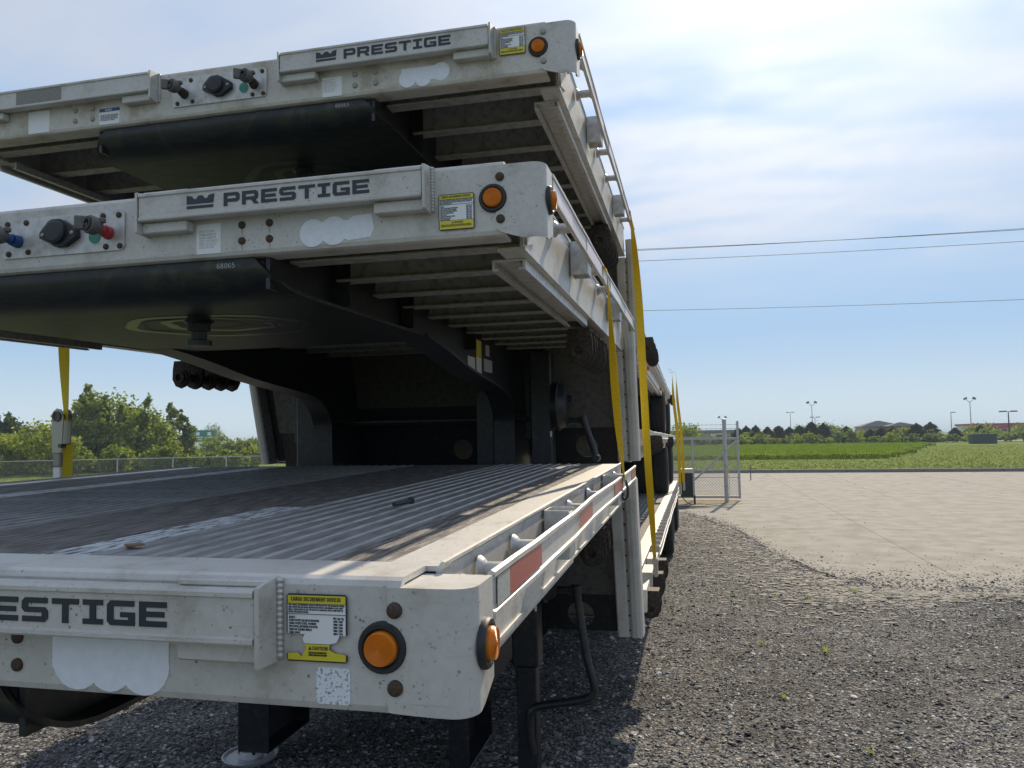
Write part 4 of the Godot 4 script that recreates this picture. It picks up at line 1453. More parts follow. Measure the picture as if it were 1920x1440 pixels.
func setting() -> void:
	M.leaf = StandardMaterial3D.new()
	M.leaf.vertex_color_use_as_albedo = true
	M.leaf.roughness = 0.7
	M.leaf.metallic_specular = 0.15
	M.leaf.backlight_enabled = true
	M.leaf.backlight = Color(0.95, 1.0, 0.55)
	M.leaf.cull_mode = BaseMaterial3D.CULL_DISABLED
	M.blade = StandardMaterial3D.new()
	M.blade.vertex_color_use_as_albedo = true
	M.blade.roughness = 0.9
	M.blade.metallic_specular = 0.05
	M.bark = grained(50, 0.02, Vector3(2, 2, 2), [[0.0, 0.03, 0.025, 0.02], [1.0, 0.12, 0.10, 0.085]], 0.9)
	M.grass = grained(51, 0.012, Vector3(0.12, 0.12, 0.12), [[0.0, 0.08, 0.115, 0.026], [0.4, 0.115, 0.155, 0.038], [0.62, 0.145, 0.185, 0.05], [1.0, 0.20, 0.205, 0.075]], 0.9, 0.0, 0.0, true)
	M.grass.metallic_specular = 0.05
	pad_noise.seed = 5
	pad_noise.frequency = 0.8
	# land
	var g := obj("ground", grid_sheet(-1400, 1400, 60, -2400, 200, 30, -0.03), M.grass)
	struct_tag(g, "mown green grassland reaching out to the far trees", "grass")
	# gravel yard: chips about two centimetres across with darker and dustier patches
	var gm := StandardMaterial3D.new()
	gm.albedo_texture = noise_tex(61, 0.05, ramp([[0.0, 0.04, 0.04, 0.04], [0.3, 0.10, 0.099, 0.098], [0.6, 0.16, 0.158, 0.155], [0.85, 0.26, 0.255, 0.25], [1.0, 0.44, 0.43, 0.41]]), 1024, 1, FastNoiseLite.TYPE_CELLULAR, 0.0, FastNoiseLite.RETURN_CELL_VALUE)
	gm.normal_enabled = true
	gm.normal_texture = noise_tex(61, 0.05, null, 1024, 1, FastNoiseLite.TYPE_CELLULAR, 14.0, FastNoiseLite.RETURN_DISTANCE)
	gm.uv1_triplanar = true
	gm.uv1_world_triplanar = true
	gm.uv1_scale = Vector3(1.25, 1.25, 1.25)
	gm.roughness = 0.85
	gm.detail_enabled = true
	gm.detail_blend_mode = BaseMaterial3D.BLEND_MODE_MUL
	gm.detail_albedo = noise_tex(62, 0.01, ramp([[0.0, 0.5, 0.5, 0.5], [0.5, 0.85, 0.84, 0.82], [1.0, 1.0, 0.98, 0.94]]), 512)
	gm.metallic_specular = 0.2
	gm.vertex_color_use_as_albedo = true
	M.gravel = gm
	var y := obj("gravel_yard", gravel_sheet(-8.9, 16, 7, -23.5, 166, 203), M.gravel)
	struct_tag(y, "dark grey crushed stone yard under and beside the trailers", "gravel")
	# concrete slab, laid in bays with open joints
	M.concrete = grained(63, 0.028, Vector3(0.055, 0.055, 0.055), [[0.0, 0.18, 0.171, 0.150], [0.3, 0.235, 0.226, 0.200], [0.6, 0.27, 0.26, 0.232], [1.0, 0.31, 0.30, 0.27]], 0.9, 0.0, 0.0, true, 1024)
	M.concrete.metallic_specular = 0.2
	var pad := Node3D.new()
	pad.name = "concrete_pad"
	add_child(pad)
	struct_tag(pad, "pale sunlit concrete pad between the gravel and the kerb", "concrete")
	var edge := PackedVector2Array()
	pad_noise.seed = 5
	pad_noise.frequency = 0.8
	var xx := -0.38
	while xx < 16.0:
		edge.append(Vector2(xx, pad_edge_z(xx) - 0.12 + pad_noise.get_noise_1d(xx * 1.3) * 0.8 + pad_noise.get_noise_1d(xx * 7.0 + 50.0) * 0.25))
		xx += 0.08
	var outline := edge.duplicate()
	outline.append(Vector2(44, -10.5))
	outline.append(Vector2(44, -36.6))
	outline.append(Vector2(-9, -36.6))
	outline.append(Vector2(-9, -24.2))
	outline.append(Vector2(0.9, -24.2))
	outline.append(Vector2(1.05, -20.6))
	outline.append(Vector2(0.2, -19.4))
	outline.append(Vector2(-0.42, -18.6))
	var zb := [-8.0, -15.2, -20.4, -25.2, -30.4, -37.0]
	for i in 5:
		for j in 9:
			var cell := rect2(-9.0 + j * 6.0 + 0.004, zb[i + 1] + 0.006, -9.0 + (j + 1) * 6.0 - 0.004, zb[i] - 0.006)
			for piece in Geometry2D.intersect_polygons(cell, outline):
				if piece.size() > 2 and not Geometry2D.triangulate_polygon(piece).is_empty():
					obj("slab", flat_poly(piece, 0.008, 0.006), M.concrete, pad)
	# cracks
	M.crack = plain(lin(0.10, 0.095, 0.085), 0.95)
	for c in [[at(1540, 888, 35), at(1560, 897, 31), at(1585, 905, 28.5), at(1612, 917, 25), at(1680, 940, 20.2)], [at(1700, 893, 32.5), at(1735, 900, 29.6), at(1780, 905, 28), at(1830, 917, 24.8)]]:
		var cb := MB.new()
		for k in c.size() - 1:
			var a: Vector3 = c[k]
			var b: Vector3 = c[k + 1]
			a.y = 0.0095
			b.y = 0.0095
			for s in 5:
				var p0 := a.lerp(b, s / 5.0) + Vector3(0.05 * sin(k * 7.0 + s * 2.3), 0, 0)
				var p1 := a.lerp(b, (s + 1) / 5.0) + Vector3(0.05 * sin(k * 7.0 + (s + 1) * 2.3), 0, 0)
				if s == 4:
					p1 = b + Vector3(0.05 * sin((k + 1) * 7.0), 0, 0)
				cb.quad(p0 - Vector3(0.012, 0, 0), p0 + Vector3(0.012, 0, 0), p1 + Vector3(0.012, 0, 0), p1 - Vector3(0.012, 0, 0), Vector3.UP)
		obj("crack", cb, M.crack, pad)
	# kerb in cast lengths
	var kerb := Node3D.new()
	kerb.name = "kerb"
	add_child(kerb)
	struct_tag(kerb, "low grey concrete kerb between the pad and the mown grass", "kerb")
	M.kerb = grained(64, 0.02, Vector3(1, 1, 1), [[0.0, 0.13, 0.125, 0.12], [1.0, 0.24, 0.23, 0.215]], 0.9)
	for i in 17:
		var kb := MB.new()
		kb.span(Vector3(-9.0 + i * 3.1, -0.05, -36.62), Vector3(-9.0 + i * 3.1 + 3.085, 0.15, -36.82), 0.02)
		obj("kerb_stone", kb, M.kerb, kerb)
	# bare earth below the gate
	var e := obj("earth_patch", flat_poly(P2([-5, -20.0, -1.5, -19.8, 0.3, -19.6, 1.15, -20.5, 0.98, -22.5, 0.85, -24.1, -5, -24.1]), 0.014, 0.004), grained(65, 0.02, Vector3(0.8, 0.8, 0.8), [[0.0, 0.10, 0.12, 0.04], [0.4, 0.22, 0.18, 0.11], [1.0, 0.34, 0.28, 0.19]], 0.95, 0.0, 0.3, true))
	struct_tag(e, "dry brown earth with thin grass below the gate", "earth")

	# loose stones
	var xf := []
	var cols := []
	var tries := 0
	while xf.size() < 190000 and tries < 900000:
		tries += 1
		var z := -3.4 - 15.0 * pow(rng.randf(), 1.9)
		var x := rng.randf_range(-6.5, 7.5) if rng.randf() < 0.8 else rng.randf_range(-2.0, 4.0)
		if xf.size() % 9 == 0:
			# spilled along the ragged edge of the slab
			x = rng.randf_range(-0.3, 7.0)
			z = pad_edge_z(x) - rng.randfn() * (0.6 if rng.randf() < 0.4 else 1.3) - 0.3
		var keep := 1.0
		var over := pad_edge_z(x) - z      # metres onto the slab
		if x > -0.3 and over > -0.6:
			keep = 0.8 * exp(-max(over + 0.2, 0.0) * 1.5) + 0.004
			if over < 0.0:
				keep = 1.0
		if rng.randf() > keep:
			continue
		var s := 0.0092 * exp(rng.randfn() * 0.40)
		if rng.randf() < 0.02:
			s *= 1.8
		s = min(s, 0.034)
		var on := 0.008 if (x > -0.35 and over > 0.0) else 0.0
		var bs := Basis(Vector3(rng.randfn(), rng.randfn() * 3.0, rng.randfn()).normalized(), rng.randf() * TAU)
		bs = Basis(Vector3.UP, rng.randf() * TAU) * Basis(Vector3.RIGHT, rng.randfn() * 0.28) * Basis(Vector3.BACK, rng.randfn() * 0.28)
		xf.append(Transform3D(bs.scaled(Vector3.ONE * s), Vector3(x, on + s * 0.12 + yard_height(x, z), z)))
		var v := (0.075 + 0.155 * rng.randf()) * yard_tone(x, z)
		if rng.randf() < 0.16:
			v = rng.randf_range(0.22, 0.50)
		cols.append(Color(v * 0.99, v * 0.995, v * 1.0))
	var stm := StandardMaterial3D.new()
	stm.vertex_color_use_as_albedo = true
	stm.roughness = 0.75
	stm.metallic_specular = 0.3
	scatter("loose_gravel", "loose grey stone chips lying over the yard and slab edge", "gravel", [stone_mesh(3)], xf, cols, stm)

	# pale dust and fines trodden from the slab into the gravel
	var dx := []
	var dc := []
	for i in 15000:
		var x := rng.randf_range(-0.6, 7.5)
		var near := smoothstep(0.9, 3.2, x)
		var off := absf(rng.randfn()) * lerpf(1.2, 0.2, near)
		var z := pad_edge_z(x) + off - 0.15
		x -= off * 0.5 * (1.0 - near)
		if rng.randf() < near * 0.6:
			continue
		var s := rng.randf_range(0.006, 0.030)
		dx.append(Transform3D(Basis(Vector3.UP, rng.randf() * TAU).scaled(Vector3(s * rng.randf_range(0.8, 2.2), 1, s)), Vector3(x, 0.0022 + 0.0000005 * i + yard_height(x, z), z)))
		var v := rng.randf_range(0.75, 1.1)
		dc.append(Color(0.165 * v, 0.160 * v, 0.148 * v))
	var blot := MB.new()
	for i in 11:
		var r0 := 1.0 + 0.35 * sin(i * 2.7) * cos(i * 1.3)
		var r1 := 1.0 + 0.35 * sin(((i + 1) % 11) * 2.7) * cos(((i + 1) % 11) * 1.3)
		var a0 := TAU * i / 11.0
		var a1 := TAU * (i + 1) / 11.0
		blot.tri(Vector3.ZERO, Vector3(cos(a0), 0, sin(a0)) * r0, Vector3(cos(a1), 0, sin(a1)) * r1, Vector3.UP, Vector3.UP, Vector3.UP)
	scatter("stone_dust", "pale stone dust spread thinly where gravel meets the slab", "dust", [blot.mesh()], dx, dc, stm)

func trailers() -> void:
	var roots := []
	var place := [Vector3(-1.675, -0.21, -1.02), Vector3(-1.712, 0.661, -1.825), Vector3(-1.737, 1.432, -2.606)]
	var labels := ["bottom trailer of the stack, whose front deck carries nothing", "middle trailer of the stack, resting on the lowest one", "topmost trailer of the stack, against the open sky"]
	var lz := -2.86
	var down := [Vector3(1.075, -0.60, lz), Vector3(1.083, -0.70, lz), Vector3(1.118, -0.93, lz + 0.02), Vector3(1.150, -1.06, lz + 0.03), Vector3(1.152, -1.115, lz + 0.03), Vector3(1.10, -1.150, lz + 0.03), Vector3(0.96, -1.178, lz + 0.03), Vector3(0.865, -1.200, lz + 0.03), Vector3(0.832, -1.235, lz + 0.03), Vector3(0.828, -1.32, lz + 0.03), Vector3(0.838, -1.43, lz + 0.03)]
	var short := [Vector3(1.065, -0.61, lz), Vector3(1.075, -0.66, lz), Vector3(1.11, -0.77, lz), Vector3(1.136, -0.85, lz), Vector3(1.15, -0.865, lz + 0.03), Vector3(1.15, -0.865, lz + 0.12)]
	var par := [
		{"n": 1, "step": 0.74, "leg": 1.616, "axle": 0.449, "camber": -0.0216, "stencil": "", "crank": down, "winch_right": [-2.35, -2.52], "winch_left": [-2.2, -2.4], "winch_low": [-0.52, -1.12, -1.72],
			"tapes": [[-0.135, -0.215, "pale_tape"], [-0.2155, -0.485, "red_tape"], [-1.0, -1.27, "red_tape"], [-1.93, -2.30, "red_tape"], [-2.72, -3.0, "red_tape"]]},
		{"n": 2, "step": 0.69, "leg": 1.625, "axle": 0.553, "camber": -0.0216, "stencil": "68065", "crank": short, "winch_right": [-1.60, -1.80, -1.98, -2.16], "winch_left": [-2.23, -2.37, -2.50, -2.63], "winch_low": [-1.3, -1.7, -2.1, -6.6],
			"tapes": [[-0.125, -0.26, "white_vinyl"], [-0.2605, -0.46, "pink_tape"], [-0.8, -1.25, "pink_tape"], [-1.6, -2.1, "white_vinyl"], [-2.4, -2.9, "pink_tape"]]},
		{"n": 3, "step": 0.63, "leg": 1.472, "axle": 0.463, "camber": -0.0216, "stencil": "68063", "crank": short, "winch_right": [-2.02, -2.17, -2.32, -2.47], "winch_left": [-2.02, -2.17, -2.32], "winch_low": [-0.9, -1.35, -1.8, -9.8, -10.9],
			"tapes": [[-0.125, -0.5, "white_vinyl"], [-0.5005, -0.95, "pink_tape"], [-1.2, -2.0, "white_vinyl"], [-2.3, -2.9, "pink_tape"]]},
	]
	var yaw := [0.0, 0.004, 0.006]
	for i in 3:
		var r := thing("flatbed_trailer", labels[i], "trailer", Vector3.ZERO, "stacked drop deck trailers")
		var tb := Basis(Vector3.RIGHT, TILT)
		r.transform = Transform3D(tb * Basis(Vector3.UP, yaw[i]), EYE + tb * place[i])
		make_trailer(r, par[i])
		roots.append(r)
	# ---- straps, laid out in the frame of the bottom trailer
	var F := Transform3D(Basis(Vector3.RIGHT, TILT), EYE + Basis(Vector3.RIGHT, TILT) * place[0])
	var zx := Vector3(0, 0, 0.024)
	var xw := Vector3(0.024, 0, 0.006)
	# beside the front decks, right
	var st := thing("cargo_strap", "yellow strap tying the middle trailer's rub rail to the bottom front deck", "strap", Vector3.ZERO, "yellow tie-down straps")
	st.transform = F
	obj("webbing", strap_path([Vector3(1.325, 0.858, -2.14), Vector3(1.341, 0.850, -2.14), Vector3(1.345, 0.80, -2.145), Vector3(1.352, 0.62, -2.16), Vector3(1.358, 0.40, -2.19), Vector3(1.366, 0.18, -2.23), Vector3(1.376, 0.03, -2.265), Vector3(1.383, -0.04, -2.275)], [zx, zx, Vector3(0.003, 0, 0.02), Vector3(0.009, 0, 0.02), Vector3(0.016, 0, 0.016), Vector3(0.013, 0, 0.018), Vector3(0.006, 0, 0.022), Vector3(0.003, 0, 0.024)]), M.strap, st)
	var hk := MB.new()
	hk.tube(smooth_path([Vector3(1.384, -0.03, -2.268), Vector3(1.392, -0.06, -2.268), Vector3(1.392, -0.095, -2.268), Vector3(1.382, -0.11, -2.268), Vector3(1.368, -0.10, -2.268)], 4), 0.005, 8)
	hk.tube(smooth_path([Vector3(1.384, -0.03, -2.285), Vector3(1.392, -0.06, -2.285), Vector3(1.392, -0.095, -2.285), Vector3(1.382, -0.11, -2.285), Vector3(1.368, -0.10, -2.285)], 4), 0.005, 8)
	obj("hook", hk, M.rubber, st)
	# over the stack behind the step
	var sb := thing("cargo_strap", "long yellow strap running from the top trailer down past the step posts", "strap", Vector3.ZERO, "yellow tie-down straps")
	sb.transform = F
	var zt := -4.14
	obj("webbing", strap_path([Vector3(1.28, 1.640, zt), Vector3(1.304, 1.632, zt), Vector3(1.308, 1.57, zt), Vector3(1.325, 1.35, zt - 0.01), Vector3(1.345, 0.95, zt - 0.015), Vector3(1.355, 0.5, zt - 0.02), Vector3(1.368, 0.0, zt - 0.03), Vector3(1.385, -0.45, zt - 0.05), Vector3(1.393, -0.68, zt - 0.06)], [zx, zx, Vector3(0.006, 0, 0.024), Vector3(0.02, 0, 0.016), Vector3(0.03, 0, 0.004), Vector3(0.03, 0, 0.0), Vector3(0.028, 0, 0.006), Vector3(0.016, 0, 0.014), Vector3(0.010, 0, 0.02)]), M.strap, sb)
	var rb := MB.new()
	rb.box(Vector3(1.398, -0.74, zt - 0.06), Vector3(0.03, 0.13, 0.06), 0.006)
	rb.cyl(Vector3(1.398, -0.70, zt - 0.10), Vector3(1.398, -0.70, zt - 0.02), 0.022, 0.022, 12)
	obj("ratchet", rb, M.zinc, sb)
	# near the rear
	for k in 2:
		var sr := thing("cargo_strap", "yellow strap far back beside the wheels, " + ["ahead of the gate motor", "hindmost of the straps"][k], "strap", Vector3.ZERO, "yellow tie-down straps")
		sr.transform = F
		var zr := -12.3 - k * 0.75
		var xo := 0.01 + 0.05 * k
		obj("webbing", strap_path([Vector3(1.26, 1.11, zr), Vector3(1.375 - 0.06 + xo, 1.10, zr), Vector3(1.33 + xo, 1.02, zr), Vector3(1.34 + xo, 0.6, zr), Vector3(1.38 + xo, 0.1, zr - 0.02), Vector3(1.40 + xo, -0.45, zr - 0.05), Vector3(1.40 + xo, -0.86, zr - 0.06)], [zx, zx, zx, Vector3(0.02, 0, 0.012), Vector3(0.026, 0, 0.0), Vector3(0.024, 0, 0.004), Vector3(0.02, 0, 0.01)]), M.strap, sr)
		var rk := MB.new()
		rk.box(Vector3(1.405 + xo, -0.93, zr - 0.06), Vector3(0.04, 0.16, 0.06), 0.008)
		obj("ratchet", rk, M.zinc, sr)
	# left side, with an open ratchet
	var sl := thing("cargo_strap", "yellow strap with a steel ratchet handle standing against the trees", "strap", Vector3.ZERO, "yellow tie-down straps")
	sl.transform = F
	var xl := -1.392
	var zl := -2.235
	obj("webbing", strap_path([Vector3(-1.42, 0.86, zl), Vector3(-1.424, 0.80, zl), Vector3(-1.418, 0.66, zl), Vector3(-1.412, 0.52, zl), Vector3(-1.404, 0.38, zl), Vector3(-1.398, 0.28, zl)], [Vector3(0.02, 0, -0.012), Vector3(0.02, 0, -0.016), Vector3(0.02, 0, -0.012), Vector3(0.02, 0, -0.002), Vector3(0.02, 0, 0.006), Vector3(0.02, 0, 0.012)]), M.strap, sl)
	obj("lower_webbing", strap_path([Vector3(xl + 0.004, 0.16, zl - 0.005), Vector3(xl, 0.06, zl), Vector3(xl - 0.002, -0.04, zl)], [Vector3(0.02, 0, -0.012), Vector3(0.02, 0, -0.016), Vector3(0.02, 0, -0.016)]), M.strap, sl)
	var rt := MB.new()
	rt.extrude(P2([-0.062, 0.12, -0.012, 0.12, -0.004, 0.17, 0.004, 0.30, -0.010, 0.335, -0.036, 0.342, -0.060, 0.325, -0.066, 0.28]), Vector3(xl, 0, zl + 0.024), Vector3.RIGHT, Vector3.UP, Vector3(0, 0, 0.005))
	rt.extrude(P2([-0.062, 0.12, -0.012, 0.12, -0.004, 0.17, 0.004, 0.30, -0.010, 0.335, -0.036, 0.342, -0.060, 0.325, -0.066, 0.28]), Vector3(xl, 0, zl - 0.03), Vector3.RIGHT, Vector3.UP, Vector3(0, 0, 0.005))
	obj("ratchet", rt, M.zinc, sl)
	var ax := MB.new()
	ax.lathe(Vector3(xl - 0.034, 0.302, zl - 0.035), Vector3(0, 0, 1), [Vector2(0, 0), Vector2(0.013, 0), Vector2(0.013, 0.066), Vector2(0.026, 0.066), Vector2(0.026, 0.072), Vector2(0.015, 0.072), Vector2(0.015, 0.068), Vector2(0, 0.068)], 16)
	ax.cyl(Vector3(xl - 0.012, 0.155, zl - 0.03), Vector3(xl - 0.012, 0.155, zl + 0.036), 0.010, 0.010, 12)
	obj("spindle", ax, M.cast, sl)
	var gr := MB.new()
	gr.box(Vector3(xl - 0.037, 0.085, zl + 0.005), Vector3(0.046, 0.07, 0.05), 0.006)
	obj("grip", gr, M.bolt_pale, sl)
	var tgm := MB.new()
	tgm.box(Vector3(xl - 0.037, 0.005, zl + 0.005), Vector3(0.044, 0.085, 0.046), 0.004)
	obj("handle_end", tgm, M.label_white, sl)
	# loose eye bolt and a dry leaf left on the front deck
	var lb := MB.new()
	var q := Vector3(0.912, 0.012, -0.86)
	lb.cyl(q, q + Vector3(0.020, 0.002, -0.062), 0.006, 0.005, 10)
	lb.box(q + Vector3(0.022, 0.004, -0.068), Vector3(0.018, 0.017, 0.014), 0.004, Basis(Vector3.UP, 0.6))
	var bo := obj("loose_bolt", lb, M.rubber)
	bo.transform = F
	tag(bo, "short dark bolt lying loose on the bottom trailer's ribbed deck", "bolt")
	var lf := MB.new()
	lf.extrude(P2([-0.02, 0, -0.008, -0.012, 0.01, -0.014, 0.022, -0.004, 0.014, 0.010, -0.004, 0.013]), Vector3(0.655, 0.002, -0.22), Vector3.RIGHT, Vector3.BACK, Vector3(0, 0.003, 0))
	var lo := obj("dry_leaf", lf, plain(lin(0.20, 0.11, 0.06), 0.8))
	lo.transform = F
	tag(lo, "small dry brown leaf lying on the bottom trailer's deck planks", "leaf")

func pole_lamp(label: String, base: Vector3, hgt: float, style: int, dark := false) -> void:
	var t := thing("light_pole", label, "light pole", base, "far parking lot light poles")
	var b := MB.new()
	b.cyl(Vector3.ZERO, Vector3(0, hgt, 0), 0.16, 0.08, 8)
	b.cyl(Vector3.ZERO, Vector3(0, 0.8, 0), 0.32, 0.32, 10)
	obj("pole", b, M.rusty if dark else M.galv, t)
	var heads := [[-1.0], [1.0]] if style == 0 else ([[-0.8], [0.8]] if style == 1 else [[0.5]])
	for h in heads:
		var k := MB.new()
		if style == 0:
			k.cyl(Vector3(0, hgt - 0.2, 0), Vector3(h[0] * 0.9, hgt + 0.7, 0), 0.06, 0.06, 6)
			k.box(Vector3(h[0] * 1.0, hgt + 0.85, 0), Vector3(0.8, 0.5, 0.5), 0.05, Basis(Vector3.BACK, -0.5 * h[0]))
		else:
			k.box(Vector3(h[0], hgt, 0), Vector3(1.1, 0.22, 0.5), 0.05)
		obj("lamp_head", k, M.galv if style == 2 else M.cast, t)

func box_house(called: String, label: String, cat: String, base: Vector3, size: Vector3, wall: Material, roof: Material, hip: float, band: Material = null) -> Node3D:
	var t := thing(called, label, cat, base)
	var b := MB.new()
	b.span(Vector3(-size.x / 2, -0.2, -size.z / 2), Vector3(size.x / 2, size.y, size.z / 2))
	obj("wall", b, wall, t)
	var r := MB.new()
	if hip > 0.0:
		var o := 0.6
		var a := [Vector3(-size.x / 2 - o, size.y, size.z / 2 + o), Vector3(size.x / 2 + o, size.y, size.z / 2 + o), Vector3(size.x / 2 + o, size.y, -size.z / 2 - o), Vector3(-size.x / 2 - o, size.y, -size.z / 2 - o)]
		var k: float = size.x / 2 - size.z * 0.45
		var p := [Vector3(-k, size.y + hip, 0), Vector3(k, size.y + hip, 0)]
		r.quad(a[0], a[1], p[1], p[0], Vector3(0, 0.7, 0.7).normalized())
		r.quad(a[2], a[3], p[0], p[1], Vector3(0, 0.7, -0.7).normalized())
		r.tri(a[0], a[3], p[0], Vector3(-0.7, 0.7, 0), Vector3(-0.7, 0.7, 0), Vector3(-0.7, 0.7, 0))
		r.tri(a[1], a[2], p[1], Vector3(0.7, 0.7, 0), Vector3(0.7, 0.7, 0), Vector3(0.7, 0.7, 0))
		r.quad(a[0], a[1], a[2], a[3], Vector3.DOWN)
	else:
		r.span(Vector3(-size.x / 2 - 0.3, size.y + 0.003, -size.z / 2 - 0.3), Vector3(size.x / 2 + 0.3, size.y + 0.5, size.z / 2 + 0.3))
	obj("roof", r, roof, t)
	if band != null:
		var bb := MB.new()
		bb.span(Vector3(-size.x / 2 - 0.1, size.y * 0.62, size.z / 2 + 0.003), Vector3(size.x / 2 + 0.1, size.y * 0.98, size.z / 2 + 0.2))
		obj("fascia", bb, band, t)
	var n := int(size.x / 5.0)
	for i in n:
		var w := MB.new()
		w.span(Vector3(-size.x / 2 + (i + 0.3) * size.x / n, 0.9, size.z / 2 + 0.003), Vector3(-size.x / 2 + (i + 0.7) * size.x / n, 2.2, size.z / 2 + 0.06))
		obj("window", w, M.glass_dark, t)
	return t

func surroundings() -> void:
	M.glass_dark = plain(lin(0.03, 0.035, 0.04), 0.1)
	var deep := [Color(0.02, 0.034, 0.018), Color(0.05, 0.08, 0.036)]
	var mid := [Color(0.12, 0.16, 0.03), Color(0.30, 0.34, 0.085)]
	var lime := [Color(0.18, 0.22, 0.035), Color(0.36, 0.38, 0.09)]
	var dusty := [Color(0.11, 0.145, 0.06), Color(0.24, 0.28, 0.13)]
	# ---- gate and its fence run
	var G := at(1363, 945, 20.0)
	G.y = 0.0
	var gp := thing("fence_post", "thick round galvanized post beside the gate's end upright", "fence post", G)
	var b := MB.new()
	b.cyl(Vector3(0, -0.02, 0), Vector3(0, 2.14, 0), 0.052, 0.052, 16)
	obj("pipe", b, M.galv, gp)
	b = MB.new()
	b.lathe(Vector3(0, 2.14, 0), Vector3.UP, [Vector2(0.057, -0.03), Vector2(0.057, 0.0), Vector2(0.04, 0.03), Vector2(0, 0.038)], 16)
	obj("cap", b, M.galv, gp)
	for yy in [0.42, 0.95, 1.35]:
		b = MB.new()
		b.lathe(Vector3(0, yy, 0), Vector3.UP, [Vector2(0.052, -0.015), Vector2(0.058, -0.014), Vector2(0.058, 0.014), Vector2(0.052, 0.015)], 16)
		obj("band", b, M.bolt_pale, gp)
	b = MB.new()
	b.span(Vector3(0.07, 0.10, 0.03), Vector3(0.085, 0.95, 0.045))
	obj("yellow_cover", b, M.label_yellow, gp)
	var ga := thing("sliding_gate", "galvanized square tube gate with a diagonal brace and chain link", "gate", G + Vector3(0.0, 0, -0.55))
	var xr := 0.36
	var xl := -4.2
	for seg in [["upright", Vector3(xr, 0.06, 0), Vector3(xr, 2.12, 0)], ["top_rail", Vector3(xl, 1.66, 0), Vector3(xr - 0.031, 1.66, 0)], ["bottom_rail", Vector3(xl, 0.10, 0), Vector3(xr - 0.031, 0.10, 0)], ["middle_upright", Vector3(-0.83, 0.131, 0), Vector3(-0.83, 1.629, 0)]]:
		b = MB.new()
		var d: Vector3 = (seg[2] - seg[1])
		b.box((seg[1] + seg[2]) * 0.5, Vector3(max(d.x, 0.06), max(d.y, 0.06), 0.06), 0.006)
		obj(seg[0], b, M.galv, ga)
	b = MB.new()
	var da := Vector3(-0.80, 0.55, 0)
	var db := Vector3(xr - 0.03, 1.60, 0)
	b.box((da + db) * 0.5, Vector3((db - da).length(), 0.05, 0.05), 0.005, Basis(Vector3.BACK, atan2(db.y - da.y, db.x - da.x)))
	obj("brace", b, M.galv, ga)
	b = MB.new()
	b.cyl(Vector3(xl, 0.62, 0.035), Vector3(xr, 0.62, 0.035), 0.006, 0.006, 6)
	obj("tension_wire", b, M.cast, ga)
	obj("chain_link", chain_link(xl, xr, 0.13, 1.63, 0.075, 0.005, -0.034), M.galv, ga)
	for k in 3:
		b = MB.new()
		var yy := 1.82 + 0.105 * k
		b.cyl(Vector3(xl, yy, 0), Vector3(xr, yy, 0), 0.004, 0.004, 5)
		var x := xl
		while x < xr:
			b.cyl(Vector3(x, yy - 0.018, -0.012), Vector3(x + 0.01, yy + 0.018, 0.012), 0.003, 0.003, 4)
			x += 0.125
		obj("barbed_wire", b, M.cast, ga)
	# gate motor
	var gm := thing("gate_motor", "black gate motor cabinet with a bright metal lid on a short post", "gate motor", at(1290, 945, 19.6) * Vector3(1, 0, 1))
	b = MB.new()
	b.span(Vector3(-0.17, 0.20, -0.15), Vector3(0.14, 0.80, 0.15), 0.01)
	obj("cabinet", b, M.rubber, gm)
	b = MB.new()
	b.span(Vector3(-0.18, 0.801, -0.17), Vector3(0.15, 0.91, 0.165), 0.012)
	obj("lid", b, M.alu, gm)
	b = MB.new()
	b.span(Vector3(0.145, 0.0, -0.03), Vector3(0.195, 0.24, 0.03), 0.004)
	obj("post", b, M.rubber, gm)
	b = MB.new()
	b.tube(smooth_path([Vector3(-0.15, 0.22, 0.1), Vector3(0.0, 0.05, 0.14), Vector3(0.25, 0.012, 0.1), Vector3(0.6, 0.014, 0.0), Vector3(0.9, 0.012, -0.2)], 5), 0.012, 8)
	obj("cable", b, M.rubber, gm)
	b = MB.new()
	b.cyl(Vector3(0.30, 0.0, -0.3), Vector3(0.30, 0.0, -0.3) + Vector3(0, 1.02, 0), 0.012, 0.012, 8)
	# short stake on the slab edge
	var sp := at(1408, 905, 29.5) * Vector3(1, 0, 1)
	var stake := MB.new()
	stake.cyl(Vector3(0, 0, 0), Vector3(0, 0.55, 0), 0.02, 0.016, 8)
	stake.cyl(Vector3(0, 0.55, 0), Vector3(0, 0.58, 0), 0.03, 0.03, 8)
	var so := obj("marker_stake", stake, M.cast)
	so.position = sp
	tag(so, "thin grey stake standing on the concrete beyond the gate", "stake")

	# ---- corn, weeds, grass
	var cornx := []
	var cornc := []
	var z := -57.0
	while z > -112.0:
		var x := -12.0
		var right := lerpf(13.0, 30.0, (-57.0 - z) / 55.0)
		right += 2.2 * pad_noise.get_noise_1d(z * 0.35) + rng.randf_range(-0.4, 0.4)
		while x < right:
			var s := rng.randf_range(0.75, 1.25) * 0.42
			cornx.append(Transform3D(Basis(Vector3.UP, rng.randf() * TAU).scaled(Vector3(s * 1.5, s, s * 1.5)), Vector3(x + rng.randf_range(-0.1, 0.1), -0.03, z + rng.randf_range(-0.15, 0.15))))
			var v := rng.randf_range(0.75, 1.2)
			cornc.append(Color(0.165 * v, 0.25 * v, 0.03 * v))
			x += 0.30
		z -= 0.76
	var tuft := MB.new()
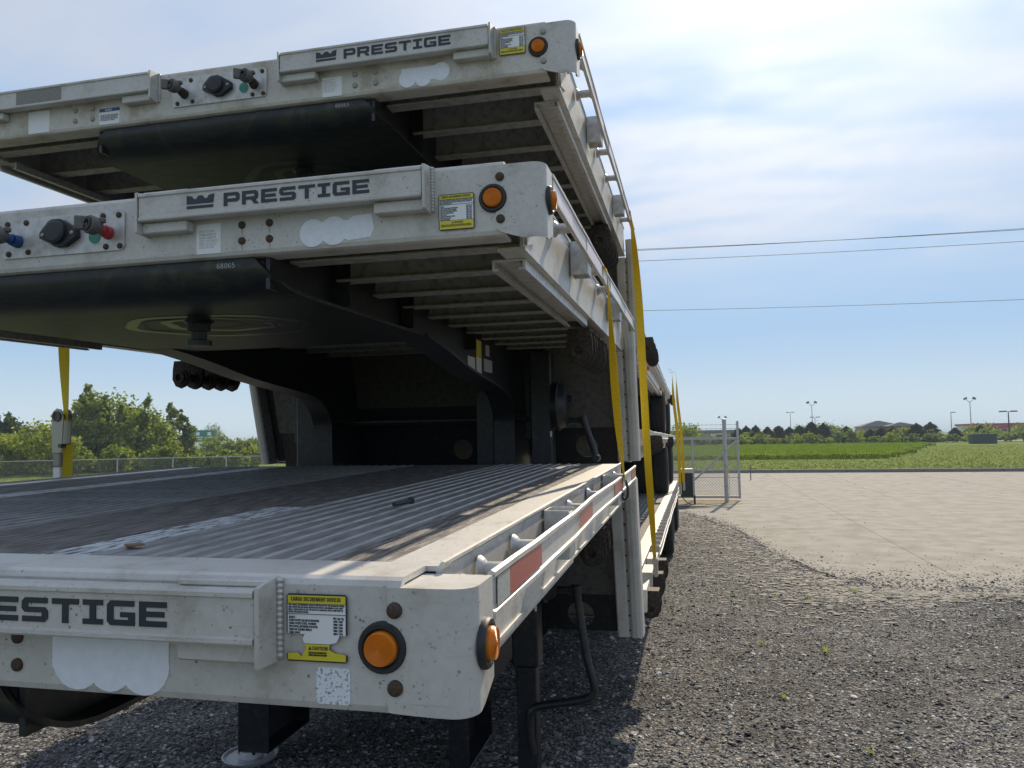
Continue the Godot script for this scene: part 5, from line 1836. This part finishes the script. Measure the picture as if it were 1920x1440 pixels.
	for k in 7:
		var a := TAU * k / 7.0
		var o := Vector3(cos(a), 0, sin(a))
		var nn := Vector3(o.x * 0.5, 0.85, o.z * 0.5).normalized()
		var sd := Vector3(-sin(a), 0, cos(a)) * 0.11
		tuft.tri(Vector3.ZERO - sd, Vector3.ZERO + sd, o * 0.35 + Vector3(0, 1.0, 0), nn, nn, nn)
		tuft.tri(o * 0.2 + Vector3(0, 0.6, 0) - sd, o * 0.2 + Vector3(0, 0.6, 0) + sd, o * 0.75 + Vector3(0, 0.75, 0), nn, nn, nn)
	scatter("corn_field", "bright green young corn standing in rows behind the mown strip", "corn", [tuft.mesh()], cornx, cornc, M.leaf)
	# rough grass over the land beyond the kerb and beyond the yard on the left
	var grx := []
	var grc := []
	for i in 42000:
		var p := Vector3.ZERO
		if i % 3 != 0:
			var zz := -36.9 - 70.0 * pow(rng.randf(), 1.6)
			p = Vector3(rng.randf_range(-9.0, 10.0 - zz * 0.55), -0.03, zz)
			if zz < -56.5 and p.x < lerpf(13.0, 30.0, clampf((-57.0 - zz) / 55.0, 0, 1)):
				continue
		else:
			var t := rng.randf()
			p = at(rng.randf_range(-60, 520), 850, 40.0 + 45.0 * t)
			p.y = ground_h(p.x, p.z) - 0.03
		var s := rng.randf_range(0.025, 0.06)
		grx.append(Transform3D(Basis(Vector3.UP, rng.randf() * TAU).scaled(Vector3(s * 2.4, s, s * 2.4)), p))
		var v := rng.randf_range(0.85, 1.12)
		grc.append(Color(0.125 * v, 0.165 * v, 0.042 * v) if rng.randf() < 0.85 else Color(0.15 * v, 0.175 * v, 0.05 * v))
	scatter("rough_grass", "short pale green grass tufts over the mown land", "grass", [tuft.mesh()], grx, grc, M.blade)
	for w in [[1375, 1118, 0.05], [1455, 1120, 0.04], [1603, 1112, 0.06], [1793, 1130, 0.05], [1428, 1208, 0.04], [1548, 1224, 0.05], [1470, 1310, 0.035], [1634, 1415, 0.04], [1513, 1122, 0.04]]:
		var ray := at(w[0], w[1], 1.0) - EYE
		var g := EYE + ray * (EYE.y / -ray.y)
		var wm := MB.new()
		wm.use_col = true
		var r := RandomNumberGenerator.new()
		r.seed = int(w[0])
		for k in 16:
			var a := r.randf() * TAU
			var o = Vector3(cos(a), r.randf_range(0.3, 1.0), sin(a)) * w[2] * r.randf_range(0.6, 1.3)
			var sd = Vector3(-sin(a), 0, cos(a)) * w[2] * 0.16
			var nn := Vector3(cos(a) * 0.4, 0.9, sin(a) * 0.4).normalized()
			wm.col = Color(0.16, 0.22, 0.03).lerp(Color(0.28, 0.30, 0.05), r.randf())
			wm.tri(-sd, sd, o, nn, nn, nn)
		var wo := obj("weed", wm, M.leaf)
		wo.position = g
		tag(wo, "small yellow green weed growing out of the gravel", "weed", "weeds in the gravel")

	# ---- far row of trees behind the corn
	var far := "trees behind the corn field"
	for c in [[1385, 806, 128], [1400, 802, 130], [1418, 801, 130], [1440, 804, 128], [1461, 802, 131], [1481, 804, 127], [1500, 801, 130], [1523, 795, 126], [1545, 797, 129], [1588, 803, 122], [1633, 808, 125], [1654, 806, 123], [1676, 804, 126], [1720, 797, 127], [1746, 795, 128], [1792, 805, 130], [1840, 800, 134]]:
		var d: float = c[2]
		var base := at(c[0], 832, d)
		var top := at(c[0], c[1], d)
		base.y = -0.05
		conifer("dark spruce tree in the row behind the corn field", far, base, top.y + 0.15, 2.3 + 0.5 * sin(c[0] * 1.7), int(c[0]), deep)
	for c in [[1505, 796, 142, 2.6], [1556, 793, 143, 3.4], [1604, 804, 140, 2.8], [1850, 792, 140, 4.2], [1836, 795, 142, 3.0], [1300, 797, 110, 0.0], [1692, 800, 150, 2.0], [1914, 799, 160, 3.0], [1284, 792, 130, 3.6]]:
		if c[3] == 0.0:
			continue
		var base := at(c[0], 832, c[2])
		var top := at(c[0], c[1], c[2])
		base.y = -0.05
		var R: float = c[3]
		var H: float = top.y
		tree("broadleaf_tree", "pale round-headed leafy tree rising behind the dark spruces", far, base, [[Vector3(0, H - R * 0.9, 0), R * 0.9, Vector3(1.1, 1, 1)], [Vector3(-R * 0.7, H - R * 1.4, 0.3), R * 0.7, Vector3(1.1, 0.9, 1)], [Vector3(R * 0.75, H - R * 1.3, -0.3), R * 0.7, Vector3(1.1, 0.9, 1)]], max(H - R * 1.6, 1.0), 0.2, 4200, 0.5, int(c[0]), mid)
	for i in 30:
		var px := 1395.0 + i * 18.0 + 6.0 * sin(i * 3.1)
		if px > 1760 and px < 1780:
			continue
		var base := at(px, 832, 119.0 + 4.0 * sin(i * 1.7))
		base.y = -0.05
		shrub("grey green shrub at the far edge of the corn", "shrubs along the corn", base, 1.0 + 0.4 * sin(i * 2.3), 1.7 + 0.6 * sin(i * 1.3), 300 + i, dusty if i % 3 != 0 else lime, 420, 0.36)
	for i in 6:
		var base := at(1284.0 + i * 17.0, 832, 121.0)
		base.y = -0.05
		shrub("low dusty shrub seen through the gate's wires", "shrubs seen through the gate", base, 1.1, 1.5 + 0.3 * sin(i * 2.0), 350 + i, dusty, 420, 0.36)

	# ---- buildings, lot, utility box
	M.tan = plain(lin(0.34, 0.29, 0.22), 0.85)
	M.slate = plain(lin(0.16, 0.15, 0.145), 0.85)
	M.brick_red = plain(lin(0.30, 0.13, 0.09), 0.9)
	M.red_band = plain(lin(0.36, 0.03, 0.04), 0.6)
	M.white_wall = plain(lin(0.55, 0.55, 0.54), 0.8)
	var hb := at(1648, 832, 172)
	hb.y = 0
	box_house("house", "tan building with a low grey hip roof behind the spruces", "house", hb, Vector3(8, 3.0, 8), M.tan, M.slate, 1.3)
	var rb := at(1925, 832, 205)
	rb.y = 0
	box_house("shop", "long low building with a red fascia beyond the parking lot", "shop building", rb, Vector3(30, 3.1, 12), M.white_wall, M.red_band, 0.0, M.red_band)
	var bb := at(1690, 832, 165)
	bb.y = 0
	box_house("brick_shed", "small red brick building partly hidden by the spruces", "shed", bb, Vector3(5, 3.0, 5), M.brick_red, M.slate, 0.8)
	var wh := at(1318, 832, 190)
	wh.y = 0
	box_house("low_warehouse", "long brown low building seen above the gate's top rail", "warehouse", wh, Vector3(20, 2.4, 10), M.tan, M.slate, 0.0)
	var lot := at(1830, 832, 128)
	var lo := obj("parking_lot", flat_poly(P2([lot.x - 13, lot.z - 6, lot.x + 40, lot.z - 6, lot.x + 40, lot.z + 7, lot.x - 11, lot.z + 4]), 0.02, 0.03), M.concrete)
	struct_tag(lo, "pale strip of parking lot beyond the grass", "parking lot")
	var ub := at(1843, 833, 104)
	ub.y = 0
	var u := thing("utility_enclosure", "dark green boxed enclosure standing on the grass by the lot", "enclosure", ub)
	b = MB.new()
	b.span(Vector3(-1.5, -0.05, -0.8), Vector3(1.5, 1.22, 0.8), 0.03)
	obj("cabinet", b, plain(lin(0.035, 0.055, 0.05), 0.7), u)
	b = MB.new()
	b.span(Vector3(-1.54, 1.221, -0.84), Vector3(1.54, 1.30, 0.84), 0.02)
	obj("lid", b, plain(lin(0.08, 0.11, 0.08), 0.7), u)
	for k in 3:
		b = MB.new()
		b.span(Vector3(-1.45 + k * 0.98, 0.05, 0.803), Vector3(-0.52 + k * 0.98, 1.18, 0.83), 0.008)
		obj("door", b, plain(lin(0.035, 0.055, 0.05), 0.7), u)
	for c in [[1567, 831, 135, "white van parked between the shrubs and the spruces", Vector3(4.6, 2.0, 1.9)], [1348, 829, 140, "small white truck parked far behind the gate", Vector3(3.0, 2.0, 1.9)], [1883, 822, 150, "silver blue car parked on the lot beside the light pole", Vector3(3.2, 1.5, 1.8)]]:
		var p := at(c[0], 832, c[2])
		p.y = 0
		vehicle(c[3], p, c[4], c[0] > 1700)
	pole_lamp("tall twin-headed floodlight pole above the spruces", at(1525, 832, 210) * Vector3(1, 0, 1), at(1525, 760, 210).y, 0)
	pole_lamp("hazy distant twin-armed light pole left of the floodlights", at(1484, 832, 260) * Vector3(1, 0, 1), at(1484, 773, 260).y, 1)
	pole_lamp("short pale light pole right beside the tall floodlights", at(1530, 832, 215) * Vector3(1, 0, 1), at(1530, 782, 215).y, 1)
	pole_lamp("pale single-headed light pole left of the red-fascia building", at(1786, 832, 190) * Vector3(1, 0, 1), at(1786, 773, 190).y, 2)
	pole_lamp("tall twin-headed floodlight pole above the utility enclosure", at(1823, 832, 190) * Vector3(1, 0, 1), at(1823, 753, 190).y, 0)
	pole_lamp("dark rusty light pole standing at the lot's kerb", at(1894, 832, 128) * Vector3(1, 0, 1), at(1893, 771, 128).y, 1, true)
	pole_lamp("thin twin-headed pole seen above the gate's barbed wire", at(1356, 832, 240) * Vector3(1, 0, 1), at(1356, 787, 240).y, 0)

	# ---- overhead wires
	var k2 := 0
	for w in [[470, 428], [468, 430], [490, 452], [583, 561]]:
		var wb := MB.new()
		var pts := []
		for i in 13:
			var t := i / 12.0
			var px := lerpf(900.0, 2300.0, t)
			var sl: float = (w[1] - w[0]) / 725.0
			var py: float = w[0] + sl * (px - 1195.0) + 6.0 * sin(PI * t) - 4.0
			pts.append(at(px, py, 62.0))
		wb.tube(pts, 0.022 if k2 != 3 else 0.02, 6)
		var wo := obj("power_line", wb, M.cast)
		tag(wo, ["upper overhead wire of a close pair crossing the sky", "lower overhead wire of the close pair crossing the sky", "single overhead wire just below the close pair", "lowest overhead wire crossing the sky alone"][k2], "power line", "overhead power lines")
		k2 += 1

	# ---- left: chain link fence, trees, road signs
	var f0 := at(-120, 862, 41.0)
	var f1 := at(520, 853.5, 46.5)
	var dirf := (f1 - f0) * Vector3(1, 0, 1)
	var lenf := dirf.length()
	dirf = dirf.normalized()
	var fz := dirf.cross(Vector3.UP)
	var fence := thing("chain_link_fence", "long chain link fence with angled post arms before the leafy trees", "fence")
	fence.transform = Transform3D(Basis(dirf, Vector3.UP, -fz * -1.0), Vector3(f0.x, -0.86, f0.z))
	var np := int(lenf / 2.55)
	for i in np + 1:
		var pb := MB.new()
		var x := i * lenf / np
		pb.cyl(Vector3(x, -0.05, 0), Vector3(x, 1.83, 0), 0.035, 0.035, 8)
		pb.cyl(Vector3(x, 1.80, 0), Vector3(x + 0.22, 2.12, 0.20), 0.026, 0.022, 6)
		obj("post", pb, M.galv, fence)
	b = MB.new()
	b.cyl(Vector3(0, 1.80, 0), Vector3(lenf, 1.80, 0), 0.024, 0.024, 8)
	obj("top_rail", b, M.galv, fence)
	obj("chain_link", chain_link(0, lenf, 0.05, 1.78, 0.09, 0.0022, -0.04), M.galv, fence)
	var lt := "trees beyond the chain link fence"
	var data := [
		# px, top y, depth, radius m, kind
		[20, 787, 84, 2.6, 0, "dark leafy tree beside the bright bushes beyond the fence"],
		[205, 733, 82, 4.2, 1, "tallest broad tree, its upright shoots rising behind the ratchet strap"],
		[170, 756, 80, 2.6, 3, "dark green tree leaning out behind the ratchet handle"],
		[262, 762, 79, 3.2, 1, "sunny yellow green tree joined to the tallest one"],
		[322, 752, 86, 1.5, 2, "slim airy poplar-like tree left of the green road signs"],
		[346, 764, 85, 1.25, 2, "slim airy tree with thin foliage, nearest to the green road signs"],
		[122, 800, 92, 2.6, 0, "dark low tree between the bright bushes and the strap"],
		[402, 801, 210, 4.4, 2, "small hazy tree rising behind the green road signs"],
	]
	for i in data.size():
		var t = data[i]
		var top := at(t[0], t[1], t[2])
		var base := Vector3(top.x, ground_h(top.x, top.z) - 0.05, top.z)
		var H: float = top.y - base.y
		var R: float = t[3]
		var lobes := []
		var r := RandomNumberGenerator.new()
		r.seed = 900 + i
		if t[4] == 2:
			for k in 5:
				lobes.append([Vector3(r.randf_range(-.35, .35) * R, H * (0.25 + 0.16 * k), r.randf_range(-.3, .3) * R), R * (0.85 - 0.11 * k), Vector3(1, 1.25, 1)])
		else:
			lobes.append([Vector3(0, H - R * 0.8, 0), R * 0.75, Vector3(1, 1.05, 1)])
			for k in 6:
				var a := TAU * k / 6.0 + r.randf()
				lobes.append([Vector3(cos(a) * R * 0.7, (H - R) * r.randf_range(0.35, 0.95), sin(a) * R * 0.6), R * r.randf_range(0.5, 0.68), Vector3(1, 1, 1)])
			for k in 5:
				lobes.append([Vector3(r.randf_range(-.7, .7) * R, H - R * r.randf_range(0.15, 0.7), r.randf_range(-.5, .5) * R), R * 0.28, Vector3(0.6, 1.7, 0.6)])
		tree("leafy_tree", t[5], lt, base, lobes, H * 0.5, 0.16, 13000 if t[4] != 2 else 3200, 0.42 if t[4] != 2 else 0.34, 40 + i, [Color(0.035, 0.055, 0.02), Color(0.09, 0.13, 0.045)] if t[4] == 0 else (dusty if t[4] == 2 else mid))
	for i in 7:
		var base := at(398.0 + i * 15.0, 850, 128.0 + 9.0 * sin(i * 2.0))
		base.y = ground_h(base.x, base.z) - 0.05
		shrub("distant rounded thicket right of the green road signs", "thickets by the road signs", base, 2.6, 3.3 + 0.9 * sin(i * 1.6), 700 + i, mid if i % 2 == 0 else dusty, 1500, 0.4)
	for i in 22:
		var px := -40.0 + i * 24.0
		var d := 74.0 + 5.0 * sin(i * 2.1)
		var base := at(px, 850, d)
		base.y = ground_h(base.x, base.z) - 0.05
		var hh := 2.0 + 0.6 * sin(i * 1.9)
		if px < 115:
			hh = 4.0 + 0.6 * sin(i * 2.7)
		if px > 300:
			hh = 1.7 + 0.4 * sin(i * 1.9)
		shrub("tall yellow green bush crowding along the far side of the fence" if px < 115 else "rounded green bush below the trees beyond the fence", "bushes beyond the fence", base, 2.0, hh, 500 + i, lime if (px < 115 or i % 3 == 0) else mid, 2600, 0.34)
	for c in [[371, 818, 150, 3.6, 2.4, 0], [392.5, 818, 150, 2.1, 2.3, 1]]:
		var p := at(c[0], c[1], c[2])
		var t := thing("road_sign", ["wide green highway guide sign with white lettering lines", "narrower green highway guide sign beside the wide one"][c[5]], "road sign", Vector3(p.x, ground_h(p.x, p.z), p.z), "green highway signs")
		var hy := p.y - t.position.y
		t.rotation.y = 0.25
		var s := MB.new()
		s.span(Vector3(-c[3] / 2, hy - c[4] / 2, -0.05), Vector3(c[3] / 2, hy + c[4] / 2, 0.05), 0.02)
		obj("panel", s, M.label_green, t)
		s = MB.new()
		s.span(Vector3(-0.35, hy + 0.15, 0.052), Vector3(0.35, hy + 0.8, 0.06))
		obj("route_shield", s, M.label_white, t)
		for j in 2:
			s = MB.new()
			var wdt: float = c[3] * (0.34 - 0.08 * j)
			s.span(Vector3(-wdt, hy - 0.30 - j * 0.42, 0.052), Vector3(wdt, hy - 0.12 - j * 0.42, 0.06))
			obj("lettering", s, M.label_white, t)
		s = MB.new()
		for sx in [-0.35, 0.35]:
			s.cyl(Vector3(sx * c[3], -0.1, -0.12), Vector3(sx * c[3], hy + c[4] / 2, -0.12), 0.08, 0.08, 8)
		obj("posts", s, M.galv, t)

func chain_link(x0: float, x1: float, y0: float, y1: float, cell: float, r: float, z: float) -> MB:
	# crossing diagonal wires, each a thin three-sided rod
	var b := MB.new()
	var h := y1 - y0
	var x := x0 - h
	while x < x1:
		for s in [0, 1]:
			var a := Vector3(x, y0, z) if s == 0 else Vector3(x + h, y0, z + 0.003)
			var e := Vector3(x + h, y1, z) if s == 0 else Vector3(x, y1, z + 0.003)
			# clip to the panel
			var lo := minf(a.x, e.x)
			var ta := 0.0
			var te := 1.0
			var dx := e.x - a.x
			for lim in [x0, x1]:
				var t: float = (lim - a.x) / dx
				if lim == x0:
					if dx > 0: ta = maxf(ta, t)
					else: te = minf(te, t)
				else:
					if dx > 0: te = minf(te, t)
					else: ta = maxf(ta, t)
			if te - ta > 0.01:
				b.cyl(a.lerp(e, ta), a.lerp(e, te), r, r, 3, false)
		x += cell
	return b

func vehicle(label: String, at_: Vector3, s: Vector3, low: bool) -> void:
	var v := thing("parked_vehicle", label, "vehicle", at_)
	var b := MB.new()
	if low:
		b.extrude(P2([-0.5, 0.18, 0.5, 0.18, 0.5, 0.52, 0.32, 0.60, 0.2, 1.0, -0.25, 1.0, -0.42, 0.60, -0.5, 0.56]), Vector3(0, 0, -s.z / 2), Vector3(s.x, 0, 0), Vector3(0, s.y, 0), Vector3(0, 0, s.z))
	else:
		b.extrude(P2([-0.5, 0.16, 0.5, 0.16, 0.5, 0.45, 0.42, 0.55, 0.34, 1.0, -0.48, 1.0, -0.5, 0.95]), Vector3(0, 0, -s.z / 2), Vector3(s.x, 0, 0), Vector3(0, s.y, 0), Vector3(0, 0, s.z))
	obj("body", b, M.white_wall if not low else plain(lin(0.30, 0.36, 0.44), 0.3), v)
	var w := MB.new()
	w.span(Vector3(0.0, s.y * 0.62, s.z / 2 + 0.002), Vector3(s.x * 0.28, s.y * 0.9, s.z / 2 + 0.02))
	obj("window", w, M.glass_dark, v)
	for sx in [-0.32, 0.32]:
		for sz in [-1.0, 1.0]:
			var t := MB.new()
			t.cyl(Vector3(sx * s.x, 0.33, sz * (s.z / 2 - 0.2)), Vector3(sx * s.x, 0.33, sz * (s.z / 2 + 0.01)), 0.33, 0.33, 14)
			obj("wheel", t, M.rubber, v)
